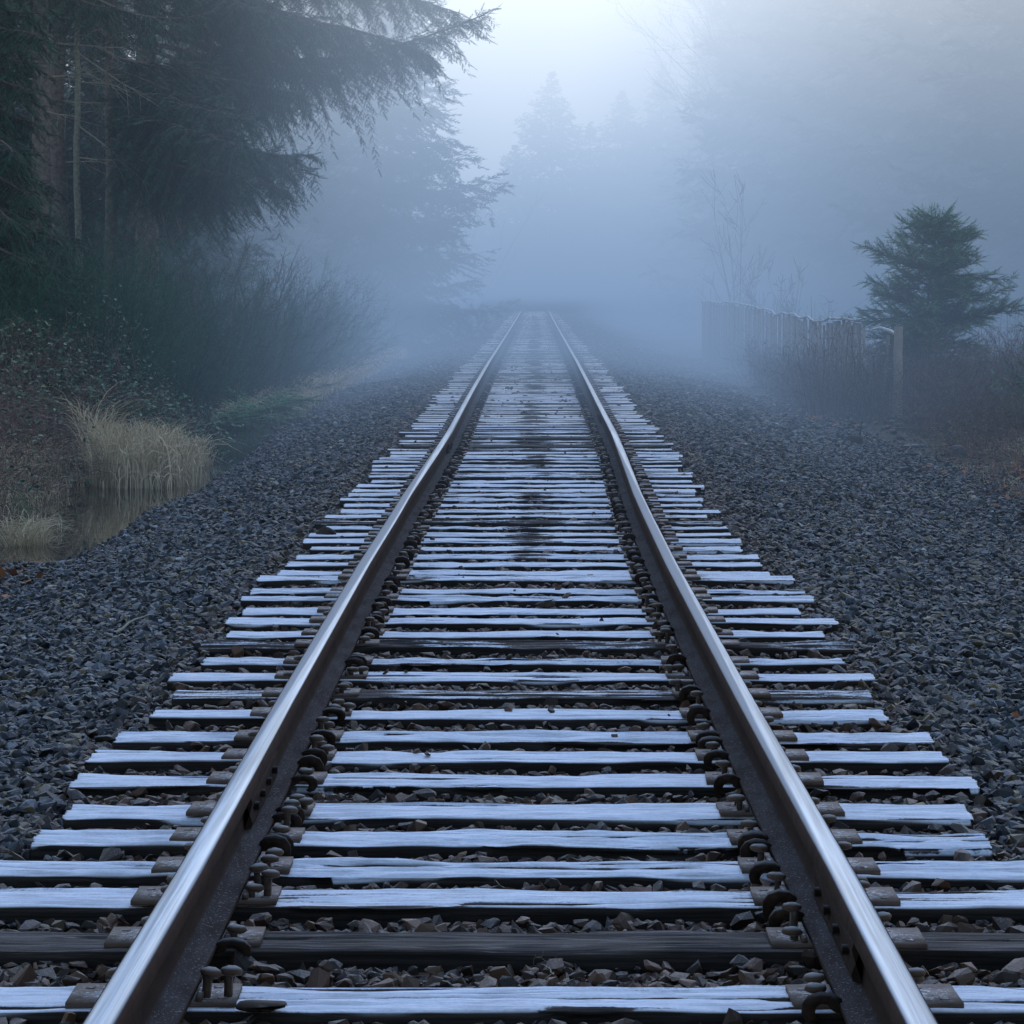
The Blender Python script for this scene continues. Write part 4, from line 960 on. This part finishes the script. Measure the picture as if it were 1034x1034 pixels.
def disc(u, Y, rx, ry, power=.5):
    X = (u - VX) / F * Y
    def f(rng, n):
        a = rng.uniform(0, 2 * PI, n); r = rng.random(n) ** power; return X + rx * r * np.cos(a), Y + ry * r * np.sin(a)
    return f
G = 'clumps of dry grass by the puddle'
grass('dry_grass_clump', disc(136, 32.6, .50, 1.1), 1.08, 2300, 1, 'big straw coloured grass clump standing in the puddle', group=G, w=.009, droop=.5, spread=.22)
grass('dry_grass_clump', disc(150, 32.2, .55, 1.0), 1.2, 380, 21, 'long bright bent stalks standing out of the top of the big straw clump', group=G, w=.013, droop=1.0, spread=.3)
grass('dry_grass_clump', disc(24, 24.6, .16, .35), .62, 420, 2, 'small drooping straw tuft in the puddle at the left edge', group=G, droop=.8, spread=.6, w=.0055)
grass('dry_grass_clump', disc(40, 25.6, .2, .35), .42, 160, 12, 'sparse broken straw stems just right of the small tuft at the left edge', group=G, droop=1.1, spread=1.4, w=.005)
grass('dry_grass_clump', disc(98, 33.5, .22, .5), 1.3, 160, 3, 'loose tall straw stems at the left side of the big grass clump', group=G, w=.006, droop=.7, spread=.6)
grass('dry_grass_clump', disc(185, 35.5, .3, .8), .75, 600, 6, 'lower straw clump merging with the right side of the big one', group=G, w=.007, droop=.7)
grass('dry_grass_clump', disc(205, 33.2, .14, .4), .22, 160, 5, 'low straw tuft at the puddle edge right of the big clump', group=G, droop=1.2, spread=1.2)
grass('dry_grass', lambda r, n: (r.uniform(-4.5, -3.5, n), r.uniform(42, 84, n)), .5, 9000, 4, 'pale dry grass along the left verge fading into the fog', kind='stuff', w=.009, droop=.8, spread=.6)
grass('dry_grass', lambda r, n: (r.uniform(-5.4, -4.65, n), r.uniform(20, 34, n)), .3, 2600, 14, 'dead grass stalks along the far edge of the puddle', kind='stuff', w=.006, droop=.8, spread=.8)
grass('green_grass', lambda r, n: (r.uniform(-4.5, -3.5, n), r.uniform(36.5, 60, n)), .13, 7000, 7, 'short green grass between the puddle and the dry grass', mat='grass', kind='stuff', w=.008, droop=.4)
grass('green_grass', disc(8, 23.5, .3, .8), .12, 700, 8, 'green moss and grass at the left edge by the puddle', mat='grass', kind='stuff', w=.006)
grass('dry_grass', lambda r, n: (4.95 + 1.6 * r.random(n) ** .7, r.uniform(29, 37, n)), .26, 2200, 9, 'dull brown grass around the branch pile at the right edge', kind='stuff', w=.006, droop=.8, spread=.8)
grass('green_grass', lambda r, n: (r.uniform(4.7, 6.2, n), r.uniform(38, 42, n)), .09, 1800, 10, 'dull green grass at the foot of the fence post', mat='grass', kind='stuff', w=.006)

litter('fallen_leaves', lambda r, n: (r.uniform(3.6, 6.6, n), r.uniform(38.5, 47, n)), 170, 1, 'orange brown fallen leaves along the foot of the right-hand brush', .11)
litter('fallen_leaves', lambda r, n: (r.uniform(4.6, 5.6, n), r.uniform(29, 36, n)), 60, 2, 'orange brown fallen leaves around the boulder and branch pile', .1)
litter('fallen_leaves', lambda r, n: (r.uniform(-4.7, -3.35, n), r.uniform(18.5, 22, n)), 110, 3, 'orange and dark red leaves on the near shore of the puddle at the left edge', .085)
litter('fallen_leaves', lambda r, n: (r.uniform(-3.6, 3.6, n), r.uniform(10, 50, n)), 130, 4, 'single brown leaves scattered over the ballast', .045)
litter('fallen_leaves', lambda r, n: (r.uniform(-6.5, -4.9, n), r.uniform(25, 45, n)), 300, 5, 'rusty dead leaves caught in the brambles on the left bank', .08)

# ---- the picket fence
def fence():
    y0, y1 = 43.6, 77.; x0, x1 = (872 - VX) / F * y0, (708 - VX) / F * y1
    T = empty('picket_fence', (x0, y0, float(gz(x0, y0)))); tag(T, 'weathered grey fence of upright boards with a sagging frosty top rail, fading into the fog', 'fence')
    o = np.array(T.location); rng = np.random.default_rng(2); L = math.hypot(x1 - x0, y1 - y0); n = 100; 
    pts = []; 
    for i in range(160):
        f = i / 159; x = x0 + (x1 - x0) * f; y = y0 + (y1 - y0) * f; zb_ = float(gz(x, y))
        h = 1.30 + .018 * math.sin(f * 21) + .045 * math.sin(f * 8 + 2.2) + .17 * f
        pts.append((x, y, zb_, zb_ + h))
    ang = math.atan2(x1 - x0, y1 - y0)
    for i in range(1, n):
        k = int(i * 159 / n); x, y, zb_, zt = pts[k]
        if rng.random() < .03: continue
        m = MB(); w = .10 * rng.uniform(.75, 1.1); tl = rng.normal(0, .018); hh = zt - zb_ + rng.normal(-.03, .03)
        Mx = np.array(Matrix.Rotation(-ang, 3, 'Z') @ Matrix.Rotation(tl, 3, 'X'))
        m.box((x - o[0] + rng.normal(0, .01), y - o[1], (zb_ + hh / 2) - o[2]), (.018, w * 2.9, hh), rng.random(), Mx); m.build('picket', M['fence'], T)
    m = MB(); P = np.array([(p[0] - .03, p[1], p[3] + .01) for p in pts]) - o; m.tube(P, [.004] + [.02] * (len(P) - 2) + [.004], 6, .5); m.build('top_rail', M['fence_top'], T)
    m = MB(); P = np.array([(p[0] + .04, p[1], p[2] + .45) for p in pts]) - o; m.tube(P, .028, 4, .5); m.build('lower_rail', M['fence'], T)
fence()
def gatepost():
    Y = 42.3; x = (906 - VX) / F * Y; z0 = float(gz(x, Y)); T = empty('fence_post', (x, Y, z0)); tag(T, 'rough grey wooden post with a broken frosty rail end on top, standing in the brush', 'fence post')
    m = MB(); t = np.linspace(0, 1, 9); m.tube(np.stack([np.random.default_rng(1).normal(0, .006, 9), np.zeros(9), -.2 + 1.46 * t], 1), .068 - .008 * t, 8, .75); m.build('post', M['post'], T)
    m = MB(); P = np.array([px(878, 333, 43.6), px(888, 331, 43.2), px(898, 334, 42.7), px(908, 340, 42.3)]) - np.array([x, Y, z0]); P[:, 2] += .0; m.tube(P, [.012, .026, .028, .02], 6, .6); m.build('rail_end', M['fence_top'], T)
    m = MB(); A = np.array(px(896, 338, 43.4)) - np.array([x, Y, z0]); B = np.array(px(890, 400, 43.4)) - np.array([x, Y, z0]); m.tube(np.array([A, (A + B) / 2 + [.02, 0, 0], B]), .028, 6, .5); m.build('brace', M['fence'], T)
gatepost()

# ---- the small fir on the right and the dark one cut by the right edge
def small_fir():
    rng = np.random.default_rng(77); Y = 46.; x = (930 - VX) / F * Y; z0 = float(gz(x, Y)); T = empty('young_fir', (x, Y, z0)); tag(T, 'small dark green fir with a thin leaning leader behind the fence post', 'tree')
    tr = MB(); cr = MB(); H = 1.52 + 88 / F * Y - z0; t = np.linspace(0, 1, 14); P = np.stack([.10 * np.sin(t * 2.) + .06 * t + .04 * np.sin(t * 9), 0 * t, -.2 + (H + .2) * t], 1); tr.tube(P, .05 * (1 - .93 * t), 7, .4)
    z = .15
    while z < H - .25:
        f = z / H; R = np.interp(f, [0, .2, .33, .5, .65, .8, .92, 1], [.95, 1.25, 1.38, 1.34, 1.12, .66, .28, .07]); a0 = rng.uniform(0, 6.28); cx = np.interp(z, P[:, 2], P[:, 0])
        for b in range(5):
            a = a0 + b * 1.257 + rng.normal(0, .35); l = R * rng.uniform(.4, 1.15); l *= 1 + .12 * math.cos(a) * (1 if f < .55 else 0)
            bough(cr, tr, (cx, 0, z), (cx + l * math.cos(a), l * math.sin(a), z + l * (.06 + .38 * f) + rng.normal(0, .10)), .02, rng, .045, .36 * (1 - .35 * f), -.1, .10, .045, -.06, .012, start=.06, bush=.9, wob=.02, fan=48)
        z += .125 * rng.uniform(.6, 1.4)
    # the long limb reaching right and one reaching left
    for (u, v) in ((1022, 278), (1014, 300), (868, 312), (880, 296), (1000, 318), (1005, 270), (855, 318)):
        B = np.array(px(u, v, Y - .2)) - [x, Y, z0]; bough(cr, tr, (.02, 0, B[2] - .18), B, -.03, rng, .05, .30, 0, .10, .045, -.03, .014, start=.15, bush=.7, wob=.02, fan=48)
    q = .9 * H; cr2 = rng.uniform(0, 6.28, 6)
    for a in cr2: bough(cr, tr, (np.interp(q, P[:, 2], P[:, 0]), 0, q), (np.interp(q, P[:, 2], P[:, 0]) + .2 * math.cos(a), .2 * math.sin(a), q + .12), 0, rng, .04, .06, 0, .05, .04, 0, .005, start=.1)
    tr.build('trunk', M['bark'], T, True); cr.build('crown', M['fir_green'], T)
small_fir()
x, y = treepos(1062, 37); conifer(x, y, 2.1, .75, 400, 'dark low fir cut off by the right edge beside the branch pile', 'fir_green', r0=.04, zlow=.1, step=.07, twig=.1, tpl=SPR, whorl=.14, droop=.2, tstep=.06, blen=.35, name='young_fir', bush=.8)
def litter_cup():
    X, Y = (780 - VX) / F * 55, 55.; z = float(gz(X, Y)); mb = MB(); t = np.linspace(0, 1, 5)
    mb.tube(np.array([(0, 0, .04), (.03, 0, .045), (.10, 0, .05), (.16, 0, .05), (.165, 0, .05)]), [.022, .04, .04, .038, .01], 9, .5)
    tag(mb.build('crushed_can', M['blue'], None, True, (X, Y, z)), 'tiny bright blue can lying at the foot of the fence', 'can')
litter_cup()

# ------------------------------------------------------------------ fog
def fog():
    m, nt, out = new_mat('fog'); N = NT(nt); g = N.geo(); tc = N.n('ShaderNodeTexCoord'); P = tc.outputs['Object']
    sp = N.n('ShaderNodeSeparateXYZ'); N.l(P, sp.inputs[0]); X, Y, Z = sp.outputs
    dens = N.ramp(Y, 18, 60, .0015, FOG_D)
    far = N.ramp(Y, 60, 190, 1., FOG_FAR)
    n = N.noise(N.mapping(P, (.05, .028, .13)), 1., 2, .5)
    patch = N.ramp(n, .3, .7, .78, 1.22)
    low = N.ramp(Z, .2, 3.0, FOG_LOW, 1.)
    # the thick firs on the left keep the near part of the bank off
    sh = N.math('MULTIPLY', N.ramp(X, -5.4, -1.0, .93, 0.), N.ramp(Y, 56, 74, 1., 0.)); low = N.math('MULTIPLY', low, N.math('SUBTRACT', 1., sh))
    low = N.math('MULTIPLY', low, N.math('SUBTRACT', 1., N.math('MULTIPLY', N.ramp(X, 2.6, 5.2, 0., .55), N.ramp(Y, 44, 60, 1., 0.))))
    low = N.math('MULTIPLY', low, N.math('ADD', 1., N.math('MULTIPLY', N.ramp(X, 1, 8, 0., 1.), N.ramp(Y, 50, 84, .12, .45))))
    # it thins out over the rails in the distance
    low = N.math('MULTIPLY', low, N.math('SUBTRACT', 1., N.math('MULTIPLY', N.math('MULTIPLY', N.ramp(Z, .95, 1.42, .90, 0.), N.ramp(N.math('ABSOLUTE', X), 1.6, 3.8, 1., .35)), N.math('MULTIPLY', N.ramp(Y, 50, 85, 0., 1.), N.ramp(Y, 170, 250, 1., .1)))))
    D = N.math('MULTIPLY', N.math('MULTIPLY', dens, far), N.math('MULTIPLY', patch, low))
    # skylight painted as the fog's own emission: brighter upwards and over the open line
    zr = N.n('ShaderNodeValToRGB'); N.l(N.math('DIVIDE', N.math('ADD', Z, 3.), 30.), zr.inputs[0])
    cr = zr.color_ramp
    for i, (z, c) in enumerate(FOG_RAMP):
        e = cr.elements[i] if i < 2 else cr.elements.new(.5)
        e.position = (z + 3) / 30.; e.color = (*c, 1)
    axc = N.math('ABSOLUTE', N.math('SUBTRACT', X, -.3))
    open_ = N.ramp(axc, 2.5, 9, 1.0, FOG_SIDE)
    em = N.n('ShaderNodeEmission'); N.l(zr.outputs[0], em.inputs[0]); N.l(N.math('MULTIPLY', D, open_), em.inputs[1])
    ab = N.n('ShaderNodeVolumeAbsorption'); ab.inputs[0].default_value = (0, 0, 0, 1); N.l(D, ab.inputs[1])
    ad = N.n('ShaderNodeAddShader'); N.l(em.outputs[0], ad.inputs[0]); N.l(ab.outputs[0], ad.inputs[1]); N.l(ad.outputs[0], out.inputs['Volume'])
    mb = MB(); mb.box((0, 217, 12), (240, 406, 34)); o = mb.build('fog', m); tag(o, 'blue grey fog bank over the line and the trees', kind='structure')
FOG_D, FOG_FAR, FOG_SIDE, FOG_LOW = .024, .42, .67, 1.9
FOG_RAMP = [(-3, (.15, .24, .40)), (1.2, (.22, .34, .545)), (4.5, (.39, .54, .77)), (7.5, (.76, .89, 1.08)), (11, (1.5, 1.58, 1.66)), (24, (2.2, 2.22, 2.22))]
fog()

# ------------------------------------------------------------------ light, sky, camera
W = bpy.data.worlds.new('World'); S.world = W; W.use_nodes = True; nt = W.node_tree; nt.nodes.clear(); N = NT(nt)
sky = nt.nodes.new('ShaderNodeTexSky'); sky.sky_type = 'NISHITA'; sky.sun_disc = False
SUN_EL, SUN_AZ = math.radians(38), math.radians(8)
sky.sun_elevation = SUN_EL; sky.sun_rotation = SUN_AZ; sky.altitude = 50; sky.air_density = 1.6; sky.dust_density = .5; sky.ozone_density = 2.5
bg = nt.nodes.new('ShaderNodeBackground'); bg.inputs[1].default_value = .15; wo = nt.nodes.new('ShaderNodeOutputWorld')
N.l(sky.outputs[0], bg.inputs[0]); N.l(bg.outputs[0], wo.inputs[0])
sl = bpy.data.lights.new('sun', 'SUN'); sl.energy = 1.65; sl.angle = math.radians(60); sl.color = (.40, .60, 1.0)
so = bpy.data.objects.new('sun', sl); COL.objects.link(so)
dv = Vector((math.sin(SUN_AZ) * math.cos(SUN_EL), math.cos(SUN_AZ) * math.cos(SUN_EL), math.sin(SUN_EL))); so.rotation_euler = dv.to_track_quat('Z', 'Y').to_euler(); so.location = (0, 0, 20)

cd = bpy.data.cameras.new('camera'); cam = bpy.data.objects.new('camera', cd); COL.objects.link(cam); S.camera = cam
cd.sensor_width = 36; cd.lens = 36 * F / 1034.; cd.clip_end = 3000; cd.clip_start = .1
cam.location = (0, 0, CAMZ)
pitch = math.atan((517 - VY) / F); yaw = math.atan((VX - 517) / F)
cam.rotation_euler = (PI / 2 - pitch, 0, yaw)

S.render.engine = 'CYCLES'
c = S.cycles; c.use_denoising = True
try: c.denoiser = 'OPENIMAGEDENOISE'
except Exception: pass
c.max_bounces = 4; c.diffuse_bounces = 2; c.glossy_bounces = 2; c.adaptive_threshold = .03; c.volume_bounces = 0; c.volume_step_rate = .35; c.volume_max_steps = 256
c.sample_clamp_indirect = 5
S.view_settings.view_transform = 'Standard'; S.view_settings.look = 'None'; S.view_settings.exposure = 0
print('polys', sum(len(o.data.polygons) for o in S.objects if o.type == 'MESH'))
